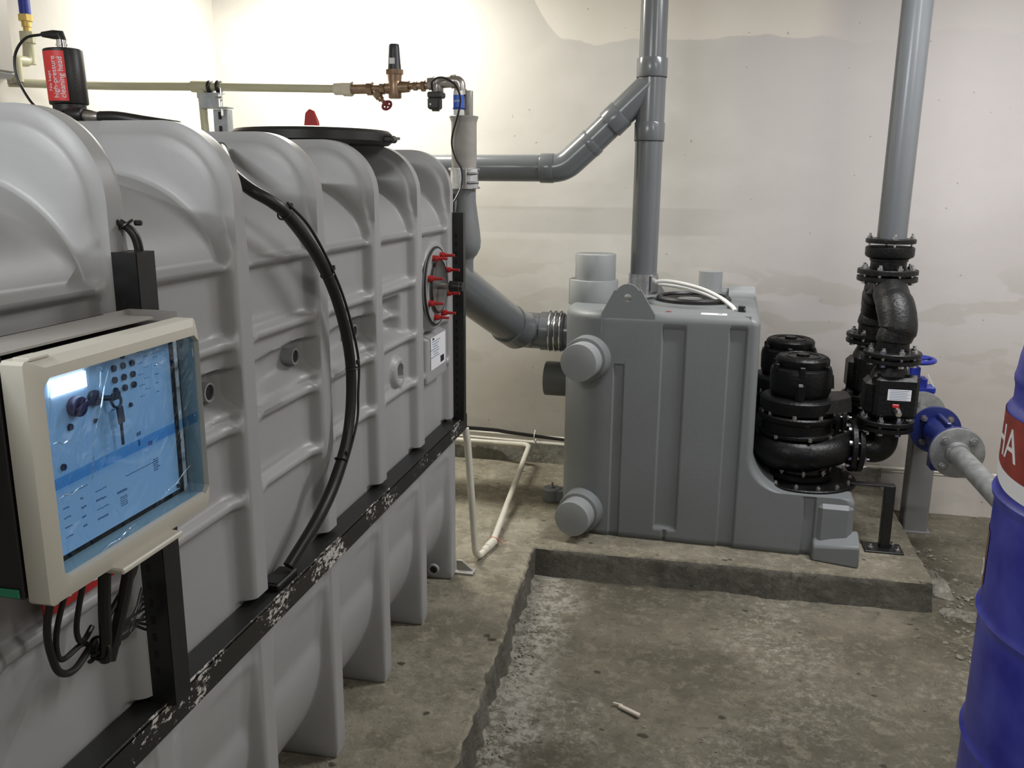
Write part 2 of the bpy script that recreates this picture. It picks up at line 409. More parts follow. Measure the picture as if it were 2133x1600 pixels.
def bolts(n, c, axis, R, parent, h=.014, r=.011, both=0., phase=0., m='zinc', name='bolt'):
    u, v, a = basis(axis); c = Vector(c); p = c+u*R
    mb = MB().lathe([(r, 0), (r, h)], p, a, 6).cyl(p+a*h, p+a*(h+.007), r*.5, n=10)
    if both: mb.lathe([(r, 0), (r, h)], p-a*both, -a, 6)
    mb.xf(rotabout(c, a, phase)) if phase else None
    o = mb.build(name, m, parent, angle=25)
    copies(o, [rotabout(c, a, 2*math.pi*k/n) for k in range(1, n)])
    return o
# ---------------------------------------------------------------- the room
WX0, WX1, WY0, WY1, ZC, ZP = -2.57, 2.35, -2.4, 4.45, 2.75, -.12
def quadgrid(name, m, o, ux, uy, nx=1, ny=1):
    mb = MB(); o = Vector(o); ux = Vector(ux); uy = Vector(uy); vs = []; fs = []
    for i in range(nx+1):
        for j in range(ny+1): vs.append(o+ux*i/nx+uy*j/ny)
    for i in range(nx):
        for j in range(ny): a = i*(ny+1)+j; fs.append((a, a+ny+1, a+ny+2, a+1))
    mb.add(vs, fs); return struct(mb.build(name, m))
def slabbox(name, m, a, b, bev=0.):
    a = Vector(a); b = Vector(b); return struct(MB().box((a+b)/2, b-a, bev=bev).build(name, m))
slabbox('wall_back', 'wall', (WX0-.1, WY1, ZP-.1), (WX1+.1, WY1+.1, ZC))
slabbox('wall_left', 'wall2', (WX0-.1, WY0, ZP-.1), (WX0, WY1, ZC))
slabbox('wall_right', 'wall2', (WX1, WY0, ZP-.1), (WX1+.1, WY1, ZC))
slabbox('wall_front', 'wall2', (WX0-.1, WY0-.1, ZP-.1), (WX1+.1, WY0, ZC))
slabbox('ceiling', 'wall2', (WX0-.1, WY0-.1, ZC), (WX1+.1, WY1+.1, ZC+.1))
# lower floor with a gently uneven surface
mb = MB(); vs = []; fs = []; nx, ny = 150, 190; x0, x1 = -.72, WX1
for i in range(nx+1):
    for j in range(ny+1):
        x = x0+(x1-x0)*i/nx; y = WY0+(WY1-WY0)*j/ny
        z = ZP+.006*noise.noise(Vector((x*4, y*4, 0)))+.004*noise.noise(Vector((x*17, y*17, 3)))
        vs.append((x, y, z))
for i in range(nx):
    for j in range(ny): a = i*(ny+1)+j; fs.append((a, a+ny+1, a+ny+2, a+1))
mb.add(vs, fs); struct(mb.build('floor', 'pit'))
# raised slab: L-shaped, cast edge a little ragged
def edgeline(a, b, n, amp, out):
    a = Vector(a); b = Vector(b); r = []
    for i in range(n):
        p = a.lerp(b, i/n); k = noise.noise(Vector((p.x*6, p.y*6, 1)))*amp+noise.noise(Vector((p.x*26, p.y*26, 5)))*amp*.6
        r.append((p, Vector(out)*k))
    return r
E1 = edgeline((-.535, WY0, 0), (-.545, 2.1, 0), 260, .018, (1, 0, 0))+edgeline((-.545, 2.1, 0), (-.592, 3.27, 0), 80, .014, (1, 0, 0))
E2 = edgeline((-.592, 3.27, 0), (.925, 3.28, 0), 60, .006, (0, -1, 0))+edgeline((.925, 3.28, 0), (.945, WY1, 0), 40, .010, (1, 0, 0))
EE = E1+E2
mb = MB(); n = len(EE); rows = []
for h, k, ins in ((0, .5, .010), (-.006, 1., .002), (-.03, 1.3, 0), (-.07, 1.6, -.001), (-.10, 2.0, -.004), (-.14, 2.6, -.010)):
    row = []
    for i, (p, d) in enumerate(EE):
        nrm = Vector((1, 0, 0)) if i < len(E1) else (Vector((0, -1, 0)) if i < len(E1)+60 else Vector((1, 0, 0)))
        q = p+d*k-nrm*ins+nrm*.004*noise.noise(Vector((p.x*20, p.y*20, h*40)))
        row.append((q.x, q.y, h))
    rows.append(row)
vs = [q for r in rows for q in r]; fs = []
for i in range(len(rows)-1):
    for k in range(n-1): fs.append((i*n+k, (i+1)*n+k, (i+1)*n+k+1, i*n+k+1))
mb.add(vs, fs)
# top face
top = [rows[0][k] for k in range(n)]
mb.add(top+[(.945, WY1, 0), (WX0, WY1, 0), (WX0, WY0, 0)], [tuple(range(n+3))])
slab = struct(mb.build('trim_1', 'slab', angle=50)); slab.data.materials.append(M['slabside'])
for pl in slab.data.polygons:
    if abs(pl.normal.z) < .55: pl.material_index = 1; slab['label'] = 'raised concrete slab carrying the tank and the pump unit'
# plinth along the back wall
def plinth(name, xa, xb, z0, z1, y, m):
    mb = MB(); vs = []; fs = []; nn = int((xb-xa)/.02)
    for i in range(nn+1):
        x = xa+(xb-xa)*i/nn; e = .008*noise.noise(Vector((x*12, 0, 2))); f_ = .010*noise.noise(Vector((x*25, 3, 2)))
        vs += [(x, WY1, z1+e), (x, y+e, z1+e), (x, y-.004+f_, (z0+z1)/2), (x, y-.012+f_*1.5, z0)]
    for i in range(nn):
        for k in range(3): a = i*4+k; fs.append((a, a+1, a+5, a+4))
    struct(mb.add(vs, fs).build(name, m))
plinth('baseboard_back', WX0, .93, 0, .095, 4.37, 'plinth')
plinth('baseboard_right', .93, WX1, ZP, .07, 4.40, 'wall')
# rubble: loose crumbs of concrete (nobody could count them)
mb = MB()
def crumb(c, r):
    vs = []; fs = []; s = Vector((random.uniform(.7, 1.5), random.uniform(.6, 1.2), random.uniform(.35, .7)))*r; an = random.uniform(0, 6.28)
    R = Matrix.Rotation(an, 3, 'Z')
    ico = [(0, 0, 1)]+[(math.cos(k*1.257), math.sin(k*1.257), .3+random.uniform(-.2, .2)) for k in range(5)]+[(math.cos(k*1.257+.6), math.sin(k*1.257+.6), -.45) for k in range(5)]
    vs = [Vector(c)+R@Vector((p[0]*s.x*random.uniform(.7, 1.2), p[1]*s.y*random.uniform(.7, 1.2), p[2]*s.z)) for p in ico]
    for k in range(5): k2 = (k+1) % 5; fs += [(0, 1+k, 1+k2), (1+k, 6+k, 1+k2), (1+k2, 6+k, 6+k2)]
    fs.append((10, 9, 8, 7, 6)); mb.add(vs, fs)
for _ in range(330):
    t = random.random(); y = 1.2+t*2.0; x = -.53-(.05*(y-2.1)/1.17 if y > 2.1 else 0)+abs(random.gauss(0, .035))+.01
    r = random.uniform(.0015, .007); crumb((x, y, ZP+r*.3), r)
for _ in range(160):
    x = random.gauss(1.02, .06); y = random.uniform(2.9, 3.9); r = random.uniform(.002, .012)
    if (x > .96 or y < 3.25) and math.hypot(x-.922, y-1.83) > .33: crumb((x, y, ZP+r*.3), r)
for _ in range(260):
    x = random.uniform(-.4, 1.1); y = random.uniform(1.3, 3.2); r = random.uniform(.001, .0035)
    if math.hypot(x-.922, y-1.83) > .33: crumb((x, y, ZP+r*.4), r)
tag(mb.build('concrete_crumbs', 'rubble', angle=10), 'loose concrete crumbs and grit scattered on the lower floor by the slab edges', 'rubble', kind='stuff')
def spall(name, pts, lab, h=.022):
    mb = MB(); mb2 = []
    P = []; n_ = len(pts)
    for i in range(n_):
        a = Vector((*pts[i], 0)); b = Vector((*pts[(i+1) % n_], 0))
        for k in range(4): q = a.lerp(b, k/4); P.append((q.x+random.uniform(-.008, .008), q.y+random.uniform(-.008, .008)))
    cx = sum(p[0] for p in P)/len(P); cy = sum(p[1] for p in P)/len(P)
    rings = [(1, -.01), (1, h*.25), (.85, h*.7), (.55, h), (.2, h*.95)]
    vs = []; fs = []; N = len(P)
    for s_, z in rings:
        for p in P: vs.append((cx+(p[0]-cx)*s_+random.uniform(-.003, .003), cy+(p[1]-cy)*s_+random.uniform(-.003, .003), ZP+z+random.uniform(-.003, .003)))
    for i in range(len(rings)-1):
        for k in range(N): fs.append((i*N+k, i*N+(k+1) % N, (i+1)*N+(k+1) % N, (i+1)*N+k))
    fs.append(tuple(range((len(rings)-1)*N, len(rings)*N)))
    tag(mb.add(vs, fs).build(name, 'rubble', angle=20), lab, 'mortar')
spall('mortar_spill', [(.97, 3.42), (1.04, 3.40), (1.06, 3.55), (1.02, 3.68), (.97, 3.62)], 'pale lump of dried mortar beside the slab corner, far one')
spall('mortar_spill', [(.965, 3.24), (1.07, 3.22), (1.10, 3.28), (1.02, 3.33), (.965, 3.31)], 'flat chip of dried mortar just in front of the slab corner', .015)
mb = MB().box((0, 0, 0), (.075, .014, .010), bev=.002).box((-.045, .004, .0), (.03, .007, .007), Matrix.Rotation(.3, 3, 'Z'), bev=.001)
mb.xf(Matrix.Translation((-.135, 2.385, ZP+.008))@Matrix.Rotation(-.52, 4, 'Z'))
tag(mb.build('cigarette_stub', 'stick'), 'small pale stub lying on the rough lower floor', 'stub')
# tube lights (above the frame), plus an added fill along the right wall
for nm, c, d, lab in (('tube_lamp', (-1.75, 3.85, 2.58), (1.0, .12, .06), 'ceiling tube lamp above the back left corner'),
                      ('tube_lamp', (-1.30, -.45, 2.49), (1.2, .12, .06), 'hanging tube lamp above the near end of the tank'),
                      ('tube_lamp', (1.10, 3.08, 2.68), (1.3, .12, .06), 'ceiling tube lamp above the pumps'),
                      ('tube_lamp', (1.75, .55, 2.68), (.12, 1.2, .06), 'added fill lamp, out of view, along the right wall')):
    t = thing(nm, lab, 'lamp', c)
    MB().box((c[0], c[1], c[2]+.02), d, bev=.01).build('lamp_housing', 'lamp', t)
    ax = Vector((1, 0, 0)) if d[0] > d[1] else Vector((0, 1, 0)); L_ = max(d[0], d[1])/2-.03
    MB().cyl(Vector(c)+ax*L_-Vector((0, 0, .022)), Vector(c)-ax*L_-Vector((0, 0, .022)), .012, n=12).build('tube', 'tube', t)
    if c[2] < 2.6: MB().cyl((c[0], c[1], c[2]+.04), (c[0], c[1], ZC), .008).build('hanger_rod', 'zinc', t)
# ---------------------------------------------------------------- the ribbed tank
XS, XC = -.84, -1.40           # near side plane of the ribs, centre plane
RIBS = [.438+.356*k for k in range(8)]   # .438 ... 2.93
YA, YB = .385, 2.975
def rect_ray(cx, cz, ang, hx, hz, r):
    """distance-scaled point on a rounded-rect quadrant outline seen from (0,0)"""
    c, s = math.cos(ang), math.sin(ang)
    # march
    lo, hi = 0., 2.
    for _ in range(40):
        m = (lo+hi)/2; x, z = m*c, m*s
        inside = x <= hx and z <= hz and not (x > hx-r and z > hz-r and (x-hx+r)**2+(z-hz+r)**2 > r*r)
        if inside: lo = m
        else: hi = m
    return lo*c, lo*s
prR = []; prD = []; SIDE = []
XD = -.868
# bottom centre to near bottom corner
for i in range(8): t = i/8; x = XC+(-1.06-XC)*t; prR.append((x, 0)); prD.append((x, .02)); SIDE.append(0)
N1 = 34
for i in range(N1):
    a = math.pi/2*i/N1
    ax = math.pi/2-a
    x, z = rect_ray(0, 0, ax, .22, .32, .014); prR.append((-1.06+x, .32-z))
    prD.append((-1.06+(XD+1.06)*math.cos(ax), .32-.30*math.sin(ax))); SIDE.append(1)
N2 = 180
for i in range(N2):
    z = .32+(1.28-.32)*i/N2; prR.append((XS, z)); prD.append((XD, z)); SIDE.append(2)
N3 = 54
for i in range(N3):
    a = math.pi/2*i/N3
    x, z = rect_ray(0, 0, a, .265, .277, .14); prR.append((-1.105+x, 1.28+z))
    prD.append((-1.105+(XD+1.105)*math.cos(a), 1.28+.183*math.sin(a))); SIDE.append(3)
for i in range(11): t = i/10; x = -1.105+(XC+1.105)*t; prR.append((x, 1.557)); prD.append((x, 1.463)); SIDE.append(4)
prR = np.array(prR); prD = np.array(prD); SIDE = np.array(SIDE); NP = len(prR)
# outward normals of the rib profile (for raised detail)
def sm(x, a, b): 
    t = np.clip((x-a)/(b-a), 0, 1); return t*t*(3-2*t)
ys = []
y = YA
while y < YB:
    d = min(abs(y-r) for r in RIBS); ys.append(y); y += .0032 if .018 < d < .062 else .0065
ys.append(YB); ys = np.array(ys)
V = np.zeros((len(ys), NP, 3))
Z = prR[:, 1]
BARS = (1.298, 1.148, .985, .834)
for j, y in enumerate(ys):
    k = int(np.argmin([abs(y-r) for r in RIBS])); d = abs(y-RIBS[k])
    w = 1-float(.35*sm(d, .028, .048)+.65*min(1, max(0, (d-.0285)/.0155)))
    lip = 1-float(sm(d, .026, .034))           # a raised rim on the rib
    lp = float(sm(d, .0205, .0245))*np.where(SIDE >= 3, 1., 0.)*sm(Z, 1.30, 1.42)
    rx = prR[:, 0]-(prR[:, 0]+1.105)*.085*lp*(SIDE == 3); rz = prR[:, 1]-.022*lp*np.where(SIDE == 4, 1., np.clip((Z-1.28)/.277, 0, 1))
    px = prD[:, 0]*(1-w)+rx*w; pz = prD[:, 1]*(1-w)+rz*w
    # rim: shrink slightly off the crest
    # bay coordinate
    b = np.searchsorted(RIBS, y)-1
    side = (SIDE == 2) | ((SIDE == 3) & (Z < 1.36)) | (SIDE == 1)
    zz = Z
    out = np.zeros(NP)                            # +x displacement
    if w < 1 and 0 <= b < 7:
        f = (y-RIBS[b])/.356                       # 0..1 across the bay
        q = 1-w
        flat = (sm(zz, .30, .36)*(1-sm(zz, 1.27, 1.31)))*q
        out += -.010*flat*float(sm(f, .12, .22)*(1-sm(f, .80, .90)))
        # bars
        for i, bz in enumerate(BARS):
            hz = .0130
            am = .021 if i else .017
            out += am*np.exp(-(np.abs(zz-bz)/hz)**4)*q
            if i:
                out += .004*np.exp(-((zz-bz-.024)/.008)**2)*q*(1-float(sm(f, .3, .9)))
                out += .005*np.exp(-((zz-bz-.012)/.010)**2)*float(sm(f, .76, .84)*(1-sm(f, .90, .94)))
        # bulging lower belly under the rail
        out += .006*np.exp(-((zz-.49)/.02)**2)*q*float(sm(f, .25, .7))
        out += .014*sm(zz, .30, .47)*(1-sm(zz, .500+.03*(f-.5), .530+.03*(f-.5)))*q
        # recess between the second and third bar
        if b in (1, 2, 3, 4, 5):
            if b < 5:
                zr = .998+.040*max(0, f-.25)**1.6
                fz = sm(zz, zr, zr+.034)*(1-sm(zz, 1.096-.02*(1-f), 1.108-.02*(1-f)))
                ff = float(sm(f, .14, .55)*(1-sm(f, .915, .945)))
                out += -.038*fz*ff
                out += .006*np.exp(-((zz-zr+.004)/.006)**2)*q*float(sm(f, .05, .15)*(1-sm(f, .88, .94)))
            if b == 5:
                fz = sm(zz, .995, 1.02)*(1-sm(zz, 1.10, 1.125)); ff = float(sm(f, .16, .28)*(1-sm(f, .70, .80)))
                out += -.045*fz*ff
                out += .022*np.exp(-((zz-1.055)/.012)**2)*ff
                # round boss
                rr = np.hypot(y-2.432, zz-.893); out += .018*(1-sm(rr, .042, .052))-.05*(1-sm(rr, .020, .026))
    # round boss of the side port in the last bay
    rr = np.hypot((y-2.735), zz-1.122)
    if abs(y-2.735) < .19:
        tgt = -.838; k2 = (1-sm(rr, .140, .156))*side
        px = px+out; out = np.zeros(NP); px = px*(1-k2)+tgt*k2
        # label plate below it
        k3 = (sm(zz, .80, .812)*(1-sm(zz, .955, .967))*float(sm(y, 2.63, 2.642)*(1-sm(y, 2.86, 2.872))))*side
        px = px*(1-k3)+(-.842)*k3
    px = px+out
    # rounded shoulders of the rib face
    px = px-(.004*float(sm(d, .020, .029)))*w*side
    tp = (SIDE >= 3)*w
    pz = pz-.006*float(sm(d, .014, .030))*tp*(SIDE == 4)
    # slot for the rail
    g = sm(zz, .546, .552)*(1-sm(zz, .618, .624))*(SIDE == 2)
    px = np.minimum(px, px*(1-g)+(-.874)*g)
    # end rounding
    e = max(0, 1-(y-YA)/.02, 1-(YB-y)/.02) if (y < YA+.02 or y > YB-.02) else 0
    s_ = 1-.035*(1-math.sqrt(max(0, 1-e*e)))
    cx, cz = XC, .75
    V[j, :, 0] = cx+(px-cx)*s_; V[j, :, 1] = y; V[j, :, 2] = np.maximum(0.0, cz+(pz-cz)*s_) if e else pz
# mirrored far side, thinned out
far = [i for i in range(NP) if SIDE[i] in (0, 1, 3, 4) or i % 12 == 0]
verts = []; 
near_n = NP; FR = far[::-1]
loop = near_n+len(FR)-2
for j, y in enumerate(ys):
    d = min(abs(y-r) for r in RIBS); w = 1-float(.35*sm(d, .028, .048)+.65*min(1, max(0, (d-.0285)/.0155)))
    verts += [tuple(p) for p in V[j]]
    for i in FR[1:-1]:
        x = (prD[i, 0]*(1-w)+prR[i, 0]*w); z = prD[i, 1]*(1-w)+prR[i, 1]*w; verts.append((2*XC-x, y, z))
faces = []
for j in range(len(ys)-1):
    for i in range(loop): faces.append((j*loop+i, j*loop+(i+1) % loop, (j+1)*loop+(i+1) % loop, (j+1)*loop+i))
faces = [f[::-1] for f in faces]
faces.append(tuple(range(loop))); faces.append(tuple((len(ys)-1)*loop+i for i in range(loop-1, -1, -1)))
tank = thing('grease_separator_tank', 'large ribbed grey plastic tank standing on the raised slab along the left', 'tank', (XC, 1.68, 0))
MB().add(verts, faces).build('tank_body', 'tank', tank, angle=60)
for bb, yy in enumerate((1.4375, 1.798, 2.152)):
    sk = MB().ring((-.920, yy, 1.062), (1, 0, 0), .0185, .0150, .034, 28).build('drain_socket', 'stub', tank)
    MB().cyl((-.907, yy, 1.062), (-.8895, yy, 1.062), .0150, n=24).build('socket_bore', 'tank_dark', sk)
MB().cyl((-.889, 2.432, .893), (-.885, 2.432, .893), .0185, n=24).build('boss_bore', 'tank', tank)
# side port
PC = Vector((-.838, 2.715, 1.122))
fl = MB().lathe([(.128, 0), (.128, .006), (.12, .010), (.085, .010), (.085, 0)], PC, (1, 0, 0), 56).build('port_flange', 'stub', tank)
MB().torus(PC+Vector((.006, 0, 0)), (1, 0, 0), .124, .0045, 56).build('port_gasket', 'rubber', fl)
cv = MB().lathe([(.088, .004), (.088, .016), (.080, .018), (.07, .012), (.0, .012)], PC, (1, 0, 0), 48, caps=False).build('port_cover', mat('port_cover_steel', (.16, .16, .155), .35, .6, var=.3, vscale=12), tank)
MB().torus(PC+Vector((.016, 0, 0)), (1, 0, 0), .084, .004, 48).build('cover_rim', 'rubber', cv)
MB().cyl(PC+Vector((.010, 0, 0)), PC+Vector((.05, 0, 0)), .010, n=20).cyl(PC+Vector((.05, 0, 0)), PC+Vector((.085, 0, 0)), .016, n=20).build('cover_spindle', 'nickel', cv)
MB().cyl(PC+Vector((.052, .0, 0)), PC+Vector((.095, .0, 0)), .019, .015, n=20).build('spindle_knob', 'rubber', cv)
def wingnut(c, ang):
    c = Vector(c); mb = MB().cyl(c, c+Vector((.020, 0, 0)), .0105, .0085, n=14).cyl(c+Vector((.020, 0, 0)), c+Vector((.050, 0, 0)), .0055, .0042, n=12)
    for s_ in (-1, 1):
        d = Vector((0, math.cos(ang), math.sin(ang)))*s_
        mb.tube([c+Vector((.012, 0, 0)), c+Vector((.015, 0, 0))+d*.014], [.0055, .0050], 8)
    return mb
for k in range(8):
    a = math.pi/8+k*math.pi/4+.05
    wingnut(PC+Vector((.008, math.cos(a)*.103, math.sin(a)*.103)), .25).build('wing_nut', 'red', tank)
lb = MB().box((-.8405, 2.756, .902), (.001, .165, .108)).build('type_label', 'label', tank)
for i in range(7):
    MB().box((-.8396, 2.73-.005*i % .02, .94-.0085*i), (.0006, .09-.02*(i % 3), .0022)).build('label_print', 'inkblue', lb)
for i in range(12): MB().box((-.8396, 2.78+.0035*i, .868), (.0006, .0012+.0012*(i % 3 == 0), .022)).build('bar_code_line', 'ink', lb)
MB().box((-.8396, 2.70, .949), (.0006, .018, .007)).build('label_print', 'ink', lb)
# hatch lid on top
LC = Vector((-1.105, 2.42, 1.557))
MB().cyl(LC-Vector((0, 0, .03)), LC+Vector((0, 0, .005)), .10, n=56).build('hatch_neck', 'tank', tank)
lid = MB().lathe([(.0, .0), (.19, -.002), (.216, -.004), (.225, .004), (.225, .026), (.216, .034), (.18, .037), (.12, .042), (.0, .044)], LC, (0, 0, 1), 72, caps=False).build('hatch_lid', 'rubber', tank)
MB().box(LC+Vector((.225, .0, .010)), (.045, .05, .020), bev=.006).build('ring_clamp', 'rubber', lid)
MB().cyl(LC+Vector((.235, -.01, .012)), LC+Vector((.262, .0, .012)), .004, n=10).build('clamp_bolt', 'zinc', lid)
mb = MB().prism([(-.026, 0), (.026, 0), (.022, .03), (.008, .062), (-.004, .068), (-.018, .055)], (-1.195, 2.62, 1.60), (1, 0, 0), (0, 0, 1), .018)
MB().cyl((-1.195, 2.61, 1.54), (-1.195, 2.61, 1.602), .04, n=24).build('red_cap_neck', 'tank', tank)
h = mb.build('vent_cap_grip', 'red', tank, bevel=.004)
# small lugs on the last foot and an end foot plate
MB().ring((-.90, 2.868, .055), (0, -1, 0), .020, .014, .012, 24).build('foot_drain_ring', 'tank', tank)
MB().cyl((-.90, 2.866, .055), (-.90, 2.860, .055), .013, n=20).build('foot_drain_hole', 'tank_dark', tank)
mb = MB().prism([(0, 0), (.075, 0), (.02, .045), (0, .045)], (-.845, 2.99, 0), (1, 0, 0), (0, 0, 1), .012).box((-.81, 2.975, .004), (.07, .05, .008))
mb.build('foot_bracket', 'sheet', tank)
# red lettered marking low on the near bay (only its top shows under the control box)
rm = MB().box((-.8555, 1.012, .888), (.002, .150, .060)).build('red_marking', 'red', tank)
text_mb('LINO', .052, (-.8543, .945, .869), (0, 1, 0), (0, 0, 1), .0004).build('marking_lettering', 'label', rm)
# ---------------------------------------------------------------- rail and posts
fr = thing('mounting_rail', 'black steel rail with two slotted posts bolted along the front of the tank', 'frame', (-.84, 1.9, .56))
mb = MB().box((-.843, 1.74, .6085), (.056, 2.58, .005)).box((-.8175, 1.74, .586), (.005, 2.58, .056)).box((-.843, 1.74, .5605), (.05, 2.58, .004))
mb.box((-.843, 3.029, .586), (.05, .004, .05))
mb.build('rail', 'rail', fr, bevel=.0012)
mb = MB().box((-.845, 1.585, .618), (.044, .09, .018), bev=.003)
mb.build('hose_entry', 'black', fr); MB().box((-.845, 1.575, .6275), (.030, .06, .003)).build('hose_opening', 'tank_dark', fr)
def post(y, x0, x1, wy, z0, z1, slots):
    # C section open towards the tank; webs face the aisle and the viewer
    mb = MB().box(((x0+x1)/2, y-wy/2, (z0+z1)/2), (x1-x0, .003, z1-z0)).box((x1, y, (z0+z1)/2), (.003, wy, z1-z0)).box(((x0+x1)/2, y+wy/2, (z0+z1)/2), (x1-x0, .003, z1-z0)).box(((x0+x1)/2, y, z1-.002), (x1-x0, wy, .003))
    p = mb.build('post', 'black', fr)
    n_ = int((z1-z0-.05)/.03); sl = MB()
    for i in range(n_):
        z = z0+.03+i*.03; sl.box((x0+(x1-x0)*.42, y-wy/2-.0017, z), (.008, .0008, .014), bev=.0003)
    sl.build('slot_row', mat('slot_dark_%d' % slots, (.002, .002, .002), .8), p)
    return p
post(1.152, -.845, -.800, .042, .611, 1.347, 1)
post(2.952, -.845, -.803, .030, .611, 1.350, 2)
MB().box((-.853, 2.952, 1.10), (.016, .02, .30)).build('post_backing', 'black', fr)
# ---------------------------------------------------------------- control box on the near post
XB = -.69
box = thing('control_box', 'cream framed control panel under blue protective film, mounted on the near post', 'control panel', (-.75, .94, 1.12))
y0, y1, z0, z1 = .779, 1.104, .978, 1.258
def bezel():
    mb = MB(); ch = .020
    def oct_(x, ya, yb, za, zb, c): return [(x, ya+c, za), (x, yb-c, za), (x, yb, za+c), (x, yb, zb-c), (x, yb-c, zb), (x, ya+c, zb), (x, ya, zb-c), (x, ya, za+c)]
    R = [oct_(XB-.036, y0-.002, y1+.002, z0-.002, z1+.002, .004), oct_(XB-.008, y0-.002, y1+.002, z0-.002, z1+.002, .004), oct_(XB, y0+.012, y1-.006, z0+.010, z1-.008, .010),
         oct_(XB+.001, .794, 1.098, 1.003, 1.238, .010), oct_(XB-.006, .796, 1.096, 1.005, 1.236, .009), oct_(XB-.030, .798, 1.094, 1.007, 1.234, .009), oct_(XB-.036, .79, 1.10, 1.0, 1.24, .006)]
    vs = [p for r in R for p in r]; fs = []
    for i in range(len(R)-1):
        for k in range(8): fs.append((i*8+k, i*8+(k+1) % 8, (i+1)*8+(k+1) % 8, (i+1)*8+k))
    for k in range(8): fs.append((6*8+k, 6*8+(k+1) % 8, (k+1) % 8, k))
    return mb.add(vs, fs)
bz = bezel().build('bezel', 'cream', box, angle=25)
MB().box((XB-.004, .945, z0-.004), (.030, .13, .008), bev=.002).build('latch', 'cream', bz)
MB().box((XB-.016, .80, z1+.003), (.022, .030, .004), bev=.001).build('corner_hinge', 'cream', bz)
# housing behind the bezel: dark back box, with the grey sheet tray above
MB().box((XB-.0725, .941, 1.118), (.064, .318, .274), bev=.004).build('housing', 'boxdark', box)
MB().box((-.775, .78, 1.125), (.09, .010, .285), bev=.001).build('side_plate', 'boxdark', box)
MB().box((-.760, .7735, .990), (.050, .001, .010)).build('green_tag', 'green', box)
mb = MB().box((-.779, .80, 1.2635), (.080, .54, .003)).box((-.8175, .80, 1.256), (.003, .66, .018)).box((-.779, 1.128, 1.256), (.080, .002, .018))
mb.build('mounting_tray', 'sheet', box)
MB().box((-.7330, .946, 1.120), (.004, .306, .240)).build('box_inside', 'inner', box)
fp = MB().box((-.7215, .9345, 1.1250), (.004, .273, .222)).build('front_panel', 'plate', box)
MB().box((-.7265, .9345, 1.1250), (.007, .277, .226)).build('panel_rim', 'ink', fp)
lc = MB().box((-.7185, .867, 1.2155), (.003, .060, .019)).build('display', 'lcd', fp)
for ry, rz in [(y_, z_) for z_ in (1.217, 1.202, 1.188) for y_ in (.950, .9685, .987)]:
    MB().cyl((-.7195, ry, rz), (-.7165, ry, rz), .0042, n=16).build('key_button', 'ink', fp)
MB().cyl((-.7195, .969, 1.229), (-.7165, .969, 1.229), .0034, n=16).build('key_button', 'ink', fp)
for (ry, rz, rr) in ((.863, 1.164, .0042), (.907, 1.160, .0028), (.977, 1.163, .0030), (1.077, 1.196, .002), (1.077, 1.085, .003), (1.066, 1.02, .003), (.845, 1.12, .004)):
    MB().cyl((-.7195, ry, rz), (-.717, ry, rz), rr, n=12).build('indicator', 'ink', fp)
mb = MB().cyl((-.7195, .873, 1.187), (-.708, .873, 1.187), .0125, n=28, bev=.002).box((-.706, .873, 1.187), (.006, .024, .008), Matrix.Rotation(.3, 3, 'X'), bev=.002)
mb.build('main_switch', mat('dark_violet_switch', (.03, .01, .05), .4), fp)
kl = MB().cyl((-.7195, .907, 1.189), (-.712, .907, 1.189), .010, n=24, bev=.002).build('key_lock', 'ink', fp)
mb = MB().tube([(-.712, .907, 1.189), (-.706, .922, 1.186)], .0035, 8).torus((-.707, .934, 1.180), (1, 0, .2), .009, .0018, 20, 8).box((-.706, .934, 1.186), (.002, .016, .010), bev=.0008)
mb.box((-.7055, .938, 1.160), (.002, .013, .022), Matrix.Rotation(.08, 3, 'X'), bev=.0008).box((-.7055, .9375, 1.136), (.0018, .005, .030), bev=.0006)
mb.build('hanging_keys', 'ink', kl)
random.seed(3)
pr = MB()
def dashes(ya, za, n_, l=.010, h=.0014, s_=.0017):
    y_ = ya
    for _ in range(n_):
        ww = random.uniform(.0012, .004); pr.box((-.7192, y_+ww/2, za+random.uniform(-.0004, .0004)), (.0004, ww, h)); y_ += ww+.0012
for i, zz in enumerate((1.070, 1.058, 1.046, 1.034)):
    dashes(.838, zz, 3); dashes(.868, zz+.002, 2, h=.0022); dashes(.895, zz+.001, 5, h=.0022 if i % 2 else .001)
dashes(.838, 1.085, 12, h=.0008); dashes(.935, 1.055, 5, h=.003)
for i in range(5): dashes(.940, 1.047-.0028*i, 4, h=.0012)
dashes(.955, 1.072, 18, h=.0010); dashes(.985, 1.120, 2, h=.005); dashes(.987, 1.108, 1, h=.008)
for i in range(6): dashes(1.015, 1.06+.003*i, 3, h=.0014)
for i in range(9): dashes(1.000+.012*(i % 2), 1.228-.0075*i, 3, h=.0008)
for i in range(5): dashes(1.035, 1.215-.012*i, 2, h=.0012)
dashes(.94, 1.165, 4); dashes(1.008, 1.100, 2, h=.006)
pr.build('printed_legend', 'inkblue', fp)
CRM = film('film_crease', (.8, .92, 1), .55)
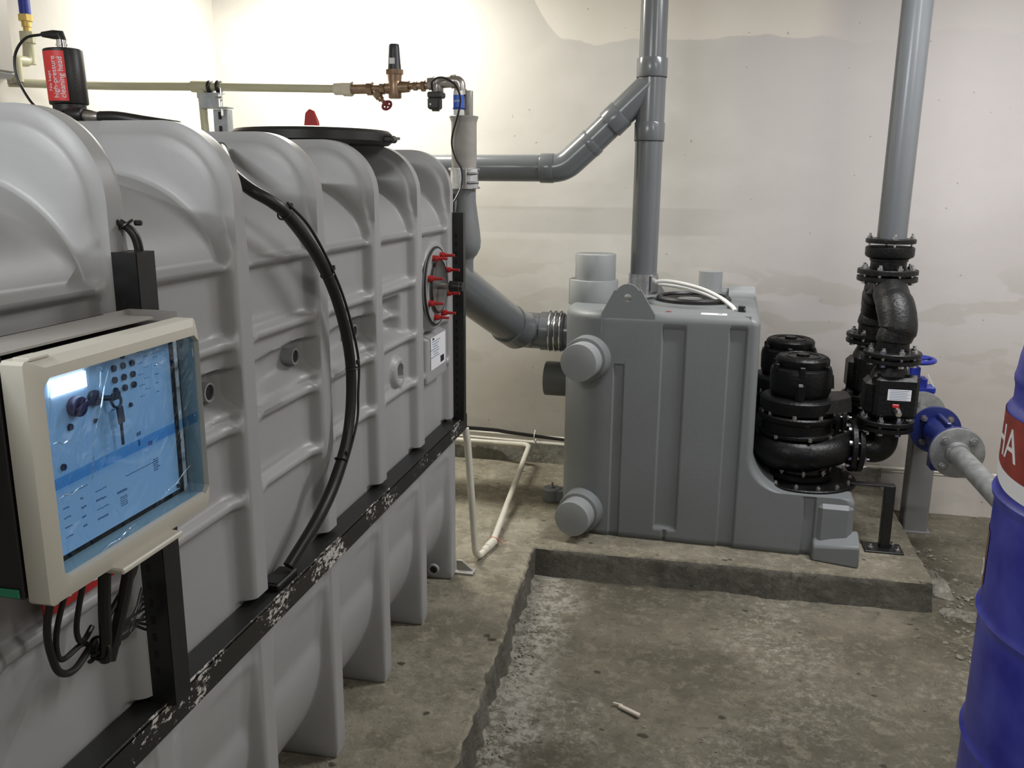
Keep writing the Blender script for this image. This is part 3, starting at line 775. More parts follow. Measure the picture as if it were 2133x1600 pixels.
# clear door with wrinkled blue film
mb = MB(); vs = []; fs = []; nx, ny = 46, 36
for i in range(nx+1):
    for j in range(ny+1):
        yy = .797+(1.095-.797)*i/nx; zz = 1.006+(1.235-1.006)*j/ny
        e = min(i, nx-i, j, ny-j)
        vs.append((XB-.005+(.0016*noise.noise(Vector((yy*40, zz*18, 2)))+.0010*noise.noise(Vector((yy*90, zz*70, 7))) if e else 0), yy, zz))
for i in range(nx):
    for j in range(ny): a = i*(ny+1)+j; fs.append((a, a+ny+1, a+ny+2, a+1))
MB().add(vs, fs).build('film_window', 'film', box)
mb = MB().prism([(0, 0), (.298, .004), (.298, .019), (0, .013)], (XB-.0085, .797, 1.106), (0, 1, 0), (0, 0, 1), .0006)
mb.build('film_overlap', 'filmband', box)
for a, b_ in (((.808, 1.232), (.800, 1.185)), ((.89, 1.233), (.899, 1.222)), ((.893, 1.231), (.886, 1.20)), ((.905, 1.225), (.868, 1.150)), ((.868, 1.150), (.858, 1.10)), ((.985, 1.03), (1.06, 1.055)), ((1.0, 1.213), (1.02, 1.214)), ((.803, 1.163), (.83, 1.158)), ((.80, 1.098), (.845, 1.10)), ((1.085, 1.22), (1.088, 1.19)), ((.86, 1.008), (.93, 1.018)), ((1.075, 1.13), (1.083, 1.12))):
    p = [(XB-.002, a[0]+(b_[0]-a[0])*t, a[1]+(b_[1]-a[1])*t+.002*math.sin(t*9)) for t in (0, .25, .5, .75, 1)]
    MB().tube(p, [.0002, .0007, .0008, .0006, .0002], 6).build('film_crease', CRM, box)
# cables hanging out of the box
def cable(name, pts, r, m, lab, cat='cable', group=None, sm_=8):
    o = MB().tube(pts, r, 10, smooth=sm_).build(name, m); return tag(o, lab, cat, group)
cable('control_cable', [(-.735, .832, .985), (-.755, .830, .915), (-.76, .840, .861), (-.762, .855, .838), (-.765, .881, .830), (-.775, .924, .836), (-.785, .945, .83)], .0048, 'rubber', 'lowest slack black cable looping under the left end of the control box')
cable('control_cable', [(-.735, .860, .985), (-.757, .850, .909), (-.762, .849, .870), (-.766, .864, .853), (-.770, .902, .852), (-.785, .935, .83)], .0038, 'rubber', 'second black cable from the left under the control box')
cable('control_cable', [(-.735, .889, .985), (-.757, .884, .90), (-.763, .889, .868), (-.768, .905, .857), (-.775, .930, .862)], .0038, 'rubber', 'third black cable from the left, short loop under the control box')
cable('power_cable', [(-.740, .928, .985), (-.750, .928, .90), (-.755, .930, .850), (-.762, .933, .812)], .0085, 'rubber', 'thick straight black cable hanging under the middle of the control box')
cable('power_cable', [(-.740, .985, .985), (-.748, .978, .92), (-.758, .962, .855), (-.765, .945, .805)], .0085, 'rubber', 'thick slanting black cable under the right of the control box')
cable('control_cable', [(-.752, 1.009, .985), (-.752, 1.0, .92), (-.760, .965, .884), (-.765, .944, .860), (-.770, .955, .832), (-.785, .975, .818)], .0042, 'rubber', 'thin black cable curling between the two thick ones under the control box')
mb = MB(); random.seed(5)
for i in range(9):
    dz = random.uniform(-.006, .006); dx = random.uniform(-.005, .005)
    mb.tube([(-.765+dx, .915+dz, .828+dz), (-.775+dx, .95, .822+dz), (-.80+dx, 1.0, .807+dz*1.5), (-.815, 1.055, .792+dz*2), (-.828, 1.112, .79+(i-4)*.009)], .0024, 7, smooth=6)
b_ = mb.build('wire_bundle', 'rubber'); tag(b_, 'bundle of thin black wires tied under the control box and fanning into the near post', 'cable')
for p in ((-.765, .928, .832), (-.792, .985, .812)):
    MB().torus(p, (.1, 1, -.15), .016, .0022, 20, 8).build('zip_tie', 'rubber', b_)
for i, dy in enumerate((0, .009)):
    cable('control_cable', [(-.86, 1.150+dy*.4, 1.400), (-.845, 1.150+dy, 1.392), (-.828, 1.160+dy, 1.376), (-.823, 1.166+dy, 1.355), (-.823, 1.167+dy, 1.325)], .0042, 'rubber',
          ('left' if i == 0 else 'right')+' of the two cables entering the top of the near post')
o = MB().torus((-.832, 1.160, 1.386), (.5, .3, -.8), .010, .0022, 16, 6).box((-.818, 1.168, 1.388), (.012, .008, .008), bev=.002).build('cable_tie', 'rubber'); tag(o, 'black cable tie round the two cables above the near post', 'cable tie')
# the thick black hose in a big arc
HP = [(-1.04, 1.80, 1.520), (-.975, 1.70, 1.495), (-.925, 1.625, 1.470), (-.86, 1.585, 1.435), (-.822, 1.60, 1.410), (-.808, 1.64, 1.380), (-.803, 1.764, 1.285), (-.803, 1.862, 1.165), (-.803, 1.915, 1.02), (-.803, 1.89, .873), (-.803, 1.80, .775), (-.808, 1.694, .708), (-.832, 1.606, .640)]
hs = MB().tube(HP, .0125, 16, smooth=12).build('conduit_hose', 'rubber'); tag(hs, 'thick black hose curving in a big arc down the tank side to the rail', 'hose')
MB().tube([(-.80, 1.62, 1.408), (-.792, 1.70, 1.357), (-.790, 1.80, 1.262), (-.790, 1.875, 1.165), (-.789, 1.93, 1.04), (-.790, 1.925, .95), (-.790, 1.905, .873), (-.792, 1.80, .765), (-.80, 1.69, .695), (-.83, 1.61, .64)], .0032, 8, smooth=8).build('signal_wire', 'rubber', hs)
for p, ax in (((-.812, 1.628, 1.388), (.1, .7, -.45)), ((-.803, 1.802, 1.25), (0, .4, -.6)), ((-.800, 1.915, 1.015), (0, 0, 1)), ((-.803, 1.838, .81), (0, .5, .7))):
    MB().torus(p, ax, .0142, .0020, 20, 6).box((p[0]+.012, p[1]+.008, p[2]+.014), (.007, .008, .012), bev=.002).build('zip_tie', 'rubber', hs)
# cleaning head on the tank top
CC = Vector((-1.447, 1.85, 1.6)); ax = Vector((-.03, 0, 1)).normalized()
ch = thing('cleaning_head', 'black canister with a red lettered label standing on the tank top at far left', 'cleaning device', (-1.447, 1.85, 1.56))
b0 = MB().cyl(CC+ax*.018, CC+ax*.139, .042, n=40, bev=.003).cyl(CC, CC+ax*.018, .036, n=32).build('canister', 'rubber', ch)
MB().cyl(CC-ax*.12, CC, .022, n=20).build('stem', 'nickel', ch)
MB().cyl(CC+ax*.139, CC+ax*.160, .011, n=16).cyl(CC+ax*.147, CC+ax*.151, .013, n=16).build('plug_socket', 'chrome', ch)
MB().tube([CC+ax*.158+Vector((.002, 0, 0)), CC+ax*.170, CC+ax*.172+Vector((-.02, 0, 0)), CC+ax*.173+Vector((-.048, 0, 0))], [.010, .011, .010, .006], 12).build('elbow_plug', 'rubber', ch)
MB().tube([(-1.500, 1.85, 1.773), (-1.545, 1.85, 1.766), (-1.576, 1.85, 1.735), (-1.582, 1.85, 1.695), (-1.568, 1.85, 1.655), (-1.52, 1.83, 1.612), (-1.45, 1.80, 1.600), (-1.38, 1.79, 1.603), (-1.32, 1.80, 1.590), (-1.27, 1.81, 1.572)], .0032, 8, smooth=10).build('plug_cable', 'rubber', ch)
mb = MB().cyl((-1.445, 1.80, 1.590), (-1.40, 1.80, 1.588), .012, n=16).cyl((-1.405, 1.79, 1.590), (-1.365, 1.79, 1.589), .018, n=20, bev=.004); mb.build('hose_collar', 'rubber', ch)
MB().cyl((-1.365, 1.79, 1.589), (-1.325, 1.79, 1.585), .012, n=16, bev=.002).build('hose_ferrule', 'nickel', ch)
MB().tube([(-1.325, 1.79, 1.585), (-1.28, 1.79, 1.584), (-1.22, 1.80, 1.575), (-1.15, 1.82, 1.565)], .014, 14, smooth=6).build('pressure_hose', 'rubber', ch)
# curved label: angle measured around the canister from the camera-facing side
def wrap(r, cx, cy, ang0, flip=1):
    def f(px, py, pz): 
        a = ang0+px/r; return (cx+(r+pz)*math.sin(a), cy-(r+pz)*math.cos(a), py)
    return f
base = CC+ax*.07
A0 = math.atan2(-CC.x, CC.y)      # direction to the viewer
def can_pt(a, h, r): 
    d = Vector((math.sin(a), -math.cos(a), 0)); return CC+ax*h+d*r
mb = MB(); vs = []; fs = []
a0, a1 = A0-1.45, A0+.02
for i in range(21):
    a = a0+(a1-a0)*i/20; vs += [can_pt(a, .024, .0425), can_pt(a, .132, .0425)]
for i in range(20): fs.append((2*i, 2*i+2, 2*i+3, 2*i+1))
rl = MB().add(vs, fs).build('red_label', mat('label_red', (.62, .035, .035), .45), ch)
def cantext(t, size, ac, h0, m='label'):
    # lines read upwards: text x runs up the can, text y runs to the left round it
    f = lambda px, py, pz: tuple(can_pt(A0+ac-py/.0425, h0+px, .0429+pz))
    return text_mb(t, size, (0, 0, 0), (1, 0, 0), (0, 1, 0), .0002, warp=f)
cantext('high-pressure', .0165, -.46, .030).build('label_lettering', 'label', rl)
cantext('cleaning head', .0165, -.10, .030).build('label_lettering', 'label', rl)
cantext('No kept', .013, -.80, .045).build('label_lettering', 'label', rl)
mb = MB()
for i in range(6): p = can_pt(A0+.45, .05+.009*i, .0424); mb.box(p, (.004, .0005, .0015))
mb.build('small_print', mat('faint_print', (.10, .10, .10), .5), ch)
# ---------------------------------------------------------------- water supply run
wp = thing('water_supply_pipe', 'olive-cream water pipe running from the left wall to the brass valves', 'pipe', (-1.88, 3.15, 1.795))
MB().tube([(-2.53, 2.915, 1.796), (-2.35, 3.12, 1.805), (-2.2, 3.15, 1.803), (-1.88, 3.15, 1.797), (-1.31, 3.15, 1.782)], .0155, 16, smooth=8).build('pipe_run', 'ppr', wp)
MB().cyl((-1.925, 3.15, 1.798), (-1.845, 3.15, 1.796), .0215, n=24, bev=.002).cyl((-1.885, 3.15, 1.797), (-1.885, 3.15, 1.755), .019, n=24).build('tee', 'ppr', wp)
MB().tube([(-1.885, 3.15, 1.76), (-1.883, 3.15, 1.70), (-1.872, 3.155, 1.3), (-1.87, 3.16, .9)], .015, 14).build('drop_pipe', 'ppr', wp)
MB().cyl((-1.345, 3.15, 1.783), (-1.30, 3.15, 1.782), .023, n=24, bev=.002).cyl((-1.31, 3.15, 1.782), (-1.277, 3.15, 1.781), .027, n=8).build('end_union', 'pprj', wp)
for dx in (-1.848, -1.812): MB().torus((dx, 3.15, 1.795), (1, 0, 0), .020, .0055, 24, 8, flat=1.4).build('pipe_clip', 'rubber', wp)
st = thing('strut_bracket', 'zinc slotted strut bracket holding the water pipe behind the tank', 'bracket', (-1.82, 3.17, 1.2))
mb = MB().box((-1.820, 3.16, 1.275), (.056, .003, .88)).box((-1.847, 3.18, 1.275), (.003, .04, .88)).box((-1.793, 3.18, 1.275), (.003, .04, .88))
mb.build('strut', 'galv_light', st)
MB().box((-1.825, 3.15, 1.719), (.11, .05, .004)).box((-1.843, 3.126, 1.746), (.078, .003, .052)).box((-1.843, 3.15, 1.771), (.078, .05, .003)).build('bracket_plate', 'galv_light', st)
MB().cyl((-1.80, 3.14, 1.69), (-1.80, 3.14, 1.80), .005, n=10).cyl((-1.80, 3.10, 1.752), (-1.775, 3.10, 1.752), .004, n=8).build('threaded_rod', 'zinc', st)
for zz in (1.692, 1.640, 1.588): MB().box((-1.820, 3.157, zz), (.013, .003, .028), bev=.001).build('strut_slot', 'tank_dark', st)
bv = thing('brass_valve_set', 'brown brass strainer and pressure reducer at the end of the cream pipe', 'valve', (-1.15, 3.15, 1.78))
def C(x, z, y=3.15): return (x, y, z)
MB().cyl(C(-1.277, 1.781), C(-1.21, 1.781), .0185, n=20).cyl(C(-1.218, 1.781), C(-1.198, 1.781), .024, n=8).cyl(C(-1.20, 1.781), C(-1.145, 1.781), .014, n=20).cyl(C(-1.168, 1.781), C(-1.15, 1.781), .021, n=8)\
    .tube([C(-1.205, 1.785), C(-1.165, 1.742)], .012, 12).tube([C(-1.185, 1.765), C(-1.172, 1.751)], .0165, 8).tube([C(-1.172, 1.75), C(-1.150, 1.727)], .007, 8).build('angle_strainer', 'brass', bv)
hw = MB().torus(C(-1.145, 1.722), (.7, -.5, -.7), .017, .005, 24, 8)
for k in range(4):
    u, v, a = basis((.7, -.5, -.7)); d = u*math.cos(k*1.57)+v*math.sin(k*1.57); hw.tube([Vector(C(-1.145, 1.722)), Vector(C(-1.145, 1.722))+d*.017], .004, 6)
hw.build('handwheel', 'darkred', bv)
MB().cyl(C(-1.145, 1.781), C(-1.06, 1.786), .020, n=20).cyl(C(-1.113, 1.745), C(-1.113, 1.815), .0235, n=24, bev=.004).cyl(C(-1.113, 1.805), C(-1.113, 1.838), .024, .027, n=24).lathe([(.033, 0), (.033, .016)], C(-1.113, 1.828), (0, 0, 1), 8).build('reducer_body', 'brass', bv)
MB().lathe([(.0245, 0), (.022, .03), (.0195, .07), (.0185, .085), (.0165, .088), (.0, .088)], C(-1.113, 1.843), (0, 0, 1), 28).build('reducer_cap', mat('charcoal_cap', (.035, .037, .045), .4), bv)
MB().box(C(-1.113, 1.872, 3.1255), (.020, .001, .020)).build('white_sticker', 'label', bv)
mb = MB()
for i, x in enumerate((-1.06, -1.03, -1.0)): mb.cyl(C(x-.012, 1.788), C(x+.002, 1.788), .020 if i != 1 else .0165, n=8); mb.cyl(C(x, 1.788), C(x+.02, 1.788), .013, n=16)
mb.cyl(C(-1.06, 1.788), C(-.98, 1.79), .013, n=16); mb.build('union_nipples', 'brass', bv)
sv = thing('solenoid_valve', 'nickel solenoid valve with black coil and an elbow above the sight tube', 'valve', (-.93, 3.15, 1.79))
MB().cyl(C(-.985, 1.796), C(-.90, 1.80), .020, n=20).cyl(C(-.985, 1.796), C(-.965, 1.797), .024, n=8).cyl(C(-.952, 1.76), C(-.952, 1.81), .021, n=20, bev=.003).cyl(C(-.915, 1.80), C(-.90, 1.80), .020, n=8).build('valve_body', 'nickel', sv)
MB().tube(bend([C(-.90, 1.80), C(-.868, 1.803), C(-.868, 1.755)], .015, 5), .019, 16).cyl(C(-.90, 1.8005), C(-.885, 1.801), .024, n=20).cyl(C(-.868, 1.775), C(-.868, 1.755), .023, n=20).build('elbow', 'nickel', sv)
MB().box(C(-.957, 1.755), (.056, .05, .022), bev=.005).box(C(-.963, 1.727), (.045, .045, .042), bev=.006).cyl(C(-.96, 1.71), C(-.96, 1.700), .014, n=16).build('coil', mat('coil_black', (.03, .03, .03), .5), sv)
MB().cyl((-.972, 3.126, 1.722), (-.972, 3.124, 1.722), .004, n=12).build('coil_screw', 'chrome', sv)
MB().tube([(-.963, 3.122, 1.768), (-.958, 3.10, 1.793), (-.935, 3.095, 1.808), (-.905, 3.095, 1.805), (-.868, 3.09, 1.780), (-.850, 3.085, 1.735), (-.858, 3.08, 1.68), (-.877, 3.08, 1.62), (-.880, 3.08, 1.575), (-.865, 3.08, 1.53), (-.846, 3.08, 1.495), (-.842, 3.07, 1.445), (-.850, 3.03, 1.40), (-.866, 2.975, 1.350), (-.83, 2.955, 1.33)], .0036, 8, smooth=8).build('coil_cable', 'rubber', sv)
# sight tube and siphon at the far end of the tank
sg = thing('sight_tube', 'hazy translucent fill tube with flared rim and zinc pipe coupling beside the tank end', 'tube', (-.855, 3.15, 1.45))
X_, Y_ = -.855, 3.15
mb = MB().lathe([(.044, 0), (.046, .02), (.046, .16), (.047, .165), (.053, .182), (.050, .184), (.043, .16), (.040, .02)], (X_, Y_, 1.498), (0, 0, 1), 36, caps=False)
mb.build('tube_body', 'clearplast', sg)
MB().cyl((X_-.016, Y_-.012, 1.672), (X_-.016, Y_-.012, 1.768), .0185, n=28, bev=.002).build('inner_cup', 'white', sg)
MB().cyl((X_+.014, Y_+.012, 1.672), (X_+.014, Y_+.012, 1.770), .0165, n=28, bev=.003).build('inner_sleeve', 'clearplast', sg)
MB().ring((X_-.016, Y_-.012, 1.703), (0, 0, 1), .0192, .0180, .050, 28).build('blue_label', 'bluelab', sg)
MB().torus((X_-.016, Y_-.012, 1.708), (0, 0, 1), .0200, .0022, 28, 8).build('blue_ring', 'bluehw', sg)
text_mb('AMK', .011, (X_-.028, Y_-.0325, 1.728), (1, 0, 0), (0, 0, 1), .0003).build('blue_label_print', 'label', sg)
cp = MB()
for zz in (1.428, 1.494): cp.ring((X_, Y_, zz), (0, 0, 1), .058, .047, .008, 36)
cp.ring((X_, Y_, 1.43), (0, 0, 1), .051, .048, .07, 36); cp.box((X_+.045, Y_-.035, 1.465), (.03, .012, .072), bev=.002).box((X_+.022, Y_-.052, 1.465), (.003, .006, .070))
cpo = cp.build('coupling', 'zinc', sg)
for zq in (1.45, 1.482): MB().cyl((X_+.03, Y_-.055, zq), (X_+.062, Y_-.035, zq), .005, n=8).build('coupling_bolt', 'zinc', cpo)
sp = thing('siphon_pipe', 'bulging grey plastic siphon below the sight tube at the tank end', 'pipe', (-.86, 3.15, 1.3))
mb = MB().lathe([(.045, .255), (.046, .20), (.053, .15), (.060, .10), (.064, .06), (.062, .035), (.050, .010), (.040, 0), (.036, -.01), (.036, -.07), (0, -.07)], (-.858, 3.15, 1.18), (0, 0, 1), 36)
mb.build('siphon_body', 'station', sp)
MB().box((-.915, 3.12, 1.31), (.10, .06, .20), bev=.02).build('siphon_shoulder', 'station', sp)
MB().box((-.88, 3.085, 1.325), (.012, .004, .17)).build('dark_slot', 'tank_dark', sp)
# outlet pipe to the lifting station
op = thing('outlet_pipe', 'wide grey drain pipe dropping from the tank end to the pump unit inlet', 'pipe', (-.9, 3.0, 1.07))
PA = [(-.945, 2.975, 1.155), (-.915, 3.06, 1.13), (-.775, 3.68, .835), (-.745, 3.80, .806), (-.655, 3.80, .806)]
MB().tube(bend(PA, .10, 8), .080, 32).build('sloping_pipe', 'pvc', op)
MB().cyl((-.790, 3.61, .865), (-.765, 3.70, .822), .086, n=36).build('pipe_socket', 'pvc', op)
MB().lathe([(.080, 0), (.086, .0), (.086, .045), (.080, .045)], (-.675, 3.80, .806), (1, 0, 0), 36).build('pipe_socket', 'pvc', op)
MB().cyl((-.66, 3.80, .805), (-.48, 3.80, .805), .076, n=36).build('inlet_spigot', 'pvc', op)
MB().lathe([(.078, 0), (.086, .006), (.086, .018), (.082, .024), (.086, .030), (.086, .045), (.082, .05), (.086, .056), (.086, .066), (.078, .074)], (-.640, 3.80, .805), (1, 0, 0), 40).build('rubber_sleeve', 'pvc', op)
for x in (-.632, -.608, -.584):
    j = MB().torus((x, 3.80, .805), (1, 0, 0), .0875, .004, 44, 6).build('hose_clamp', 'chrome', op)
    MB().box((x, 3.785, .898), (.012, .03, .014), bev=.003).build('clamp_screw', 'chrome', j)
# ---------------------------------------------------------------- vent pipe (DN 110) with branch
vp = thing('vent_pipe', 'tall grey drain pipe with a slanting branch, rising from the top of the pump unit', 'pipe', (-.235, 3.85, 1.0))
vx, vy = -.237, 3.85
MB().cyl((vx, vy, .985), (vx, vy, 1.66), .058, n=40).build('lower_pipe', 'pvc', vp)
MB().cyl((vx, vy, 1.9), (vx, vy, ZC-.002), .056, n=40).build('upper_pipe', 'pvc', vp)
wy = MB().cyl((vx, vy, 1.700), (vx, vy, 1.885), .0595, n=40)
s45 = Vector((-.72, 0, -.69)).normalized(); j0 = Vector((vx, vy, 1.855))
wy.cyl(j0, j0+s45*.20, .0595, n=40); wy.build('wye_fitting', 'pvc', vp)
MB().cyl((vx, vy, 1.628), (vx, vy, 1.703), .0635, n=40, bev=.003).build('lower_socket', 'pvc', vp)
MB().cyl((vx, vy, 1.882), (vx, vy, 1.958), .0635, n=40, bev=.003).build('upper_socket', 'pvc', vp)
MB().torus((vx, vy, 1.628), (0, 0, 1), .0605, .0025, 40, 6).torus((vx, vy, 1.882), (0, 0, 1), .061, .0025, 40, 6).build('seal_ring', 'pvc_dark', vp)
MB().cyl(j0+s45*.165, j0+s45*.235, .0635, n=40, bev=.003).build('branch_socket', 'pvc', vp)
j1 = j0+s45*.235; eb = Vector((-.565, vy, 1.513)); 
MB().cyl(j0+s45*.2, j0+s45*.40, .0575, n=40).build('branch_pipe', 'pvc', vp)
mb = MB().tube(bend([j0+s45*.33, Vector((-.600, vy, 1.514)), (-.695, vy, 1.514)], .12, 9), .0605, 40)
mb.build('branch_elbow', 'pvc', vp)
MB().cyl(j0+s45*.325, j0+s45*.36, .0615, n=40, bev=.003).build('elbow_socket', 'pvc', vp)
MB().cyl((-.640, vy, 1.514), (-.70, vy, 1.514), .0635, n=40, bev=.003).build('elbow_socket', 'pvc', vp)
MB().cyl((-.69, vy, 1.514), (-1.95, vy, 1.514), .0575, n=40).build('horizontal_pipe', 'pvc', vp)
cb = MB().ring((vx, vy, .985), (0, 0, 1), .064, .0585, .085, 40).box((vx+.012, vy-.069, 1.03), (.012, .012, .08), bev=.002).box((vx+.05, vy-.05, 1.03), (.04, .012, .07), Matrix.Rotation(.8, 3, 'Z'), bev=.002)
cb.build('pipe_coupling', 'zinc', vp)
# ---------------------------------------------------------------- lifting station (grey moulded tank with two pumps)
MS = Matrix.Translation((-.545, 3.462, 0))@Matrix.Rotation(math.radians(-2), 4, 'Z')
def W(u, v, w): return MS@Vector((u, v, w))
UD = (MS.to_3x3()@Vector((1, 0, 0))); VD = (MS.to_3x3()@Vector((0, 1, 0)))
ls = thing('lifting_station', 'grey moulded plastic pump station tank standing on the raised slab by the back wall', 'tank', tuple(W(.5, .4, 0)))
DEP = .86
def ur(w_):
    """right outline of the body at height w_: a low shelf with a fillet rising to the tall part"""
    if w_ <= .225: return 1.195
    if w_ <= .255: return 1.195-.03*(1-math.sqrt(max(0, 1-((w_-.225)/.03)**2)))
    r = .15
    if w_ <= .255+r:
        t = (w_-.255)/r; return .795+r*(1-math.sqrt(max(0, 1-(1-t)**2)))*1.0
    return .795-.006*(w_-.405)/.5
rows = []
ws = [0, .004, .012, .02]+[.02+.0068*i for i in range(1, 31)]+[.23, .237, .243, .248, .252, .2545, .255, .2552, .257, .26, .265, .272, .28, .29, .30, .315, .33, .35, .37, .39, .405]+[.405+.0097*i for i in range(1, 54)]+[.925, .932, .938, .944, .949, .953]
RL = .20
def tri(x, a, b, e=.006): 
    return max(0., min(1., (x-a)/e, (b-x)/e))
def row(w_):
    ins = 0.
    if w_ < .02: ins = .012*(1-w_/.02)
    if w_ > .919: t = (w_-.919)/.034; ins = .034*(1-math.sqrt(max(0, 1-t*t)))
    u0, u1 = 0.+ins, ur(w_)-ins
    v0 = ins; pts = []
    r0 = RL
    N = 200; C_ = 22
    for i in range(C_): a = math.pi/2*i/C_; pts.append((u0+r0*(1-math.cos(a)), v0+r0*(1-math.sin(a))))
    re = .030; us = [u0+r0+(.752-u0-r0)*i/150 for i in range(151)]+[.752+(u1-re-.752)*i/50 for i in range(1, 51)]
    for u in us:
        d = 0.
        d += .013*tri(u, .414, .510)*tri(w_, .052, .905, .012)
        d += .010*tri(u, .452, .470)*tri(w_, -.02, .052, .006)
        d += .013*tri(u, .672, .742)*tri(w_, -.1, .912, .01)
        d += .010*tri(u, .226, .272)*tri(w_, -.1, .742, .006)
        d += .014*tri(u, 1.0, 1.048)*tri(w_, -.1, .25, .006)
        pts.append((u, v0+d))
    for i in range(1, 9): a = math.pi/2*i/8; pts.append((u1-re+re*math.sin(a), v0+re-re*math.cos(a)))
    vb = DEP-ins
    for i in range(9): a = math.pi/2*i/8; pts.append((u1-re+re*math.cos(a), vb-re+re*math.sin(a)))
    for i in range(17): a = math.pi/2*i/16; pts.append((u0+r0-r0*math.sin(a), vb-r0+r0*math.cos(a)))
    return [W(u, v, w_) for u, v in pts]
R_ = [row(w_) for w_ in ws]; n = len(R_[0]); vs = [p for r in R_ for p in r]; fs = []
for i in range(len(ws)-1):
    for k in range(n): fs.append((i*n+k, i*n+(k+1) % n, (i+1)*n+(k+1) % n, (i+1)*n+k))
fs.append(tuple(range(n-1, -1, -1))); fs.append(tuple((len(ws)-1)*n+k for k in range(n)))
MB().add(vs, fs).build('moulded_body', 'station', ls, angle=32)
# wedge shaped foot at the right end, small feet at the left
mb = MB(); w1 = [(1.045, .02, 0), (1.215, .02, 0), (1.215, -.072, 0), (1.045, -.035, 0), (1.045, .02, .095), (1.215, .02, .125), (1.215, -.072, .088), (1.045, -.035, .060)]
mb.add([W(*p) for p in w1], [(0, 3, 2, 1), (4, 5, 6, 7), (0, 1, 5, 4), (1, 2, 6, 5), (2, 3, 7, 6), (3, 0, 4, 7)]); mb.build('anchor_foot', 'station', ls, bevel=.008)
mb = MB().lathe([(.045, 0), (.045, .056), (.040, .062), (0, .062)], W(-.085, .36, 0), (0, 0, 1), 28).box(W(-.03, .36, .03), (.13, .07, .056), MS.to_3x3()); mb.build('anchor_foot', 'station', ls, bevel=.003)
MB().cyl(W(-.085, .36, .06), W(-.085, .36, .088), .005, n=8).lathe([(.012, 0), (.012, .006)], W(-.085, .36, .062), (0, 0, 1), 12).build('anchor_bolt', 'nickel', ls)
MB().box(W(1.120, .034, .120), (.140, .10, .232), MS.to_3x3(), bev=.022).build('corner_pilaster', 'station', ls)
MB().box(W(-.012, .42, .10), (.012, .02, .20), MS.to_3x3(), bev=.004).build('side_rib', 'station', ls)
# lifting lugs
def lug(v0, nm='lifting_lug'):
    P_ = [(.170, .86), (.385, .86), (.385, .945), (.3225, 1.048)]; P_ += [(.274+.050*math.cos(a), 1.016+.050*math.sin(a)) for a in [math.radians(k) for k in (28, 50, 70, 90, 110, 130, 152)]]; P_ += [(.2255, 1.048), (.172, .945)]
    P2 = [p for p in P_]
    mb = MB(); h = []
    # plate with a hole: outer polygon bridged to the hole ring
    NH = 36; hole = [(.274+.0165*math.cos(2*math.pi*k/NH), 1.010+.0165*math.sin(2*math.pi*k/NH)) for k in range(NH)]
    def hit(a):
        c, s = math.cos(a), math.sin(a); best = 9
        for i in range(len(P2)):
            x1, y1 = P2[i][0]-.274, P2[i][1]-1.010; x2, y2 = P2[(i+1) % len(P2)][0]-.274, P2[(i+1) % len(P2)][1]-1.010
            dx, dy = x2-x1, y2-y1; den = c*dy-s*dx
            if abs(den) < 1e-9: continue
            t = (x1*dy-y1*dx)/den; q = (x1*s-y1*c)/den
            if t > 0 and -1e-6 <= q <= 1+1e-6: best = min(best, t)
        return (.274+c*best, 1.010+s*best)
    outer = []
    AN = sorted(set([round(2*math.pi*k/72, 5) for k in range(72)]+[round(math.atan2(p[1]-1.010, p[0]-.274) % (2*math.pi), 5) for p in P2]))
    outer = [hit(a) for a in AN]; hole = [(.274+.0165*math.cos(a), 1.010+.0165*math.sin(a)) for a in AN]; NH = len(AN)
    vs = []
    for vv in (v0, v0+.022):
        vs += [W(p[0], vv, p[1]) for p in outer]+[W(p[0], vv, p[1]) for p in hole]
    fs = []
    for k in range(NH):
        k2 = (k+1) % NH
        fs += [(k, k2, NH+k2, NH+k), (2*NH+k2, 2*NH+k, 3*NH+k, 3*NH+k2), (k2, k, 2*NH+k, 2*NH+k2), (NH+k, NH+k2, 3*NH+k2, 3*NH+k)]
    return mb.add(vs, fs).build(nm, 'station', ls, angle=40)
lug(.0015); lug(.62)
# top stub with cap, capped stubs on the front, the left stub and the rear outlets
MB().cyl(W(.085, .34, .935), W(.085, .34, 1.045), .107, n=48, bev=.003).build('top_socket', 'stub', ls)
MB().cyl(W(.092, .34, 1.03), W(.092, .34, 1.155), .0875, n=48, bev=.004).build('top_stub', 'stub', ls)
nD = -VD
def capstub(u, w_, r, ln, nm):
    c = W(u, .10, w_); d = (nD+UD*-.18).normalized()
    MB().cyl(c, c+d*.145, r*1.28, r*1.20, n=44, bev=.006).build(nm+'_collar', 'station', ls)
    return MB().cyl(c, c+d*(ln+.10), r, n=44, bev=.003).build(nm+'_cap', 'stub', ls)
capstub(.140, .760, .076, .115, 'upper_stub'); s2 = capstub(.130, .105, .074, .12, 'lower_stub')
text_mb('160', .014, tuple(W(.055, -.075, .181)), tuple(UD), tuple(VD), .0003).build('red_stamp', 'darkred', s2)
MB().cyl(W(-.118, .33, .592), W(.05, .33, .592), .077, n=40, bev=.002).build('left_stub', mat('dark_grey_stub', (.10, .105, .10), .5), ls)
MB().cyl(W(.575, .66, .93), W(.575, .66, 1.065), .053, n=32).cyl(W(.575, .66, .93), W(.575, .66, .985), .058, n=32).build('rear_stub', 'stub', ls)
MB().box(W(.62, .70, .955), (.17, .12, .06), MS.to_3x3(), bev=.01).cyl(W(.66, .66, .955), W(.775, .66, .955), .047, n=28).build('rear_outlet', 'stub', ls)
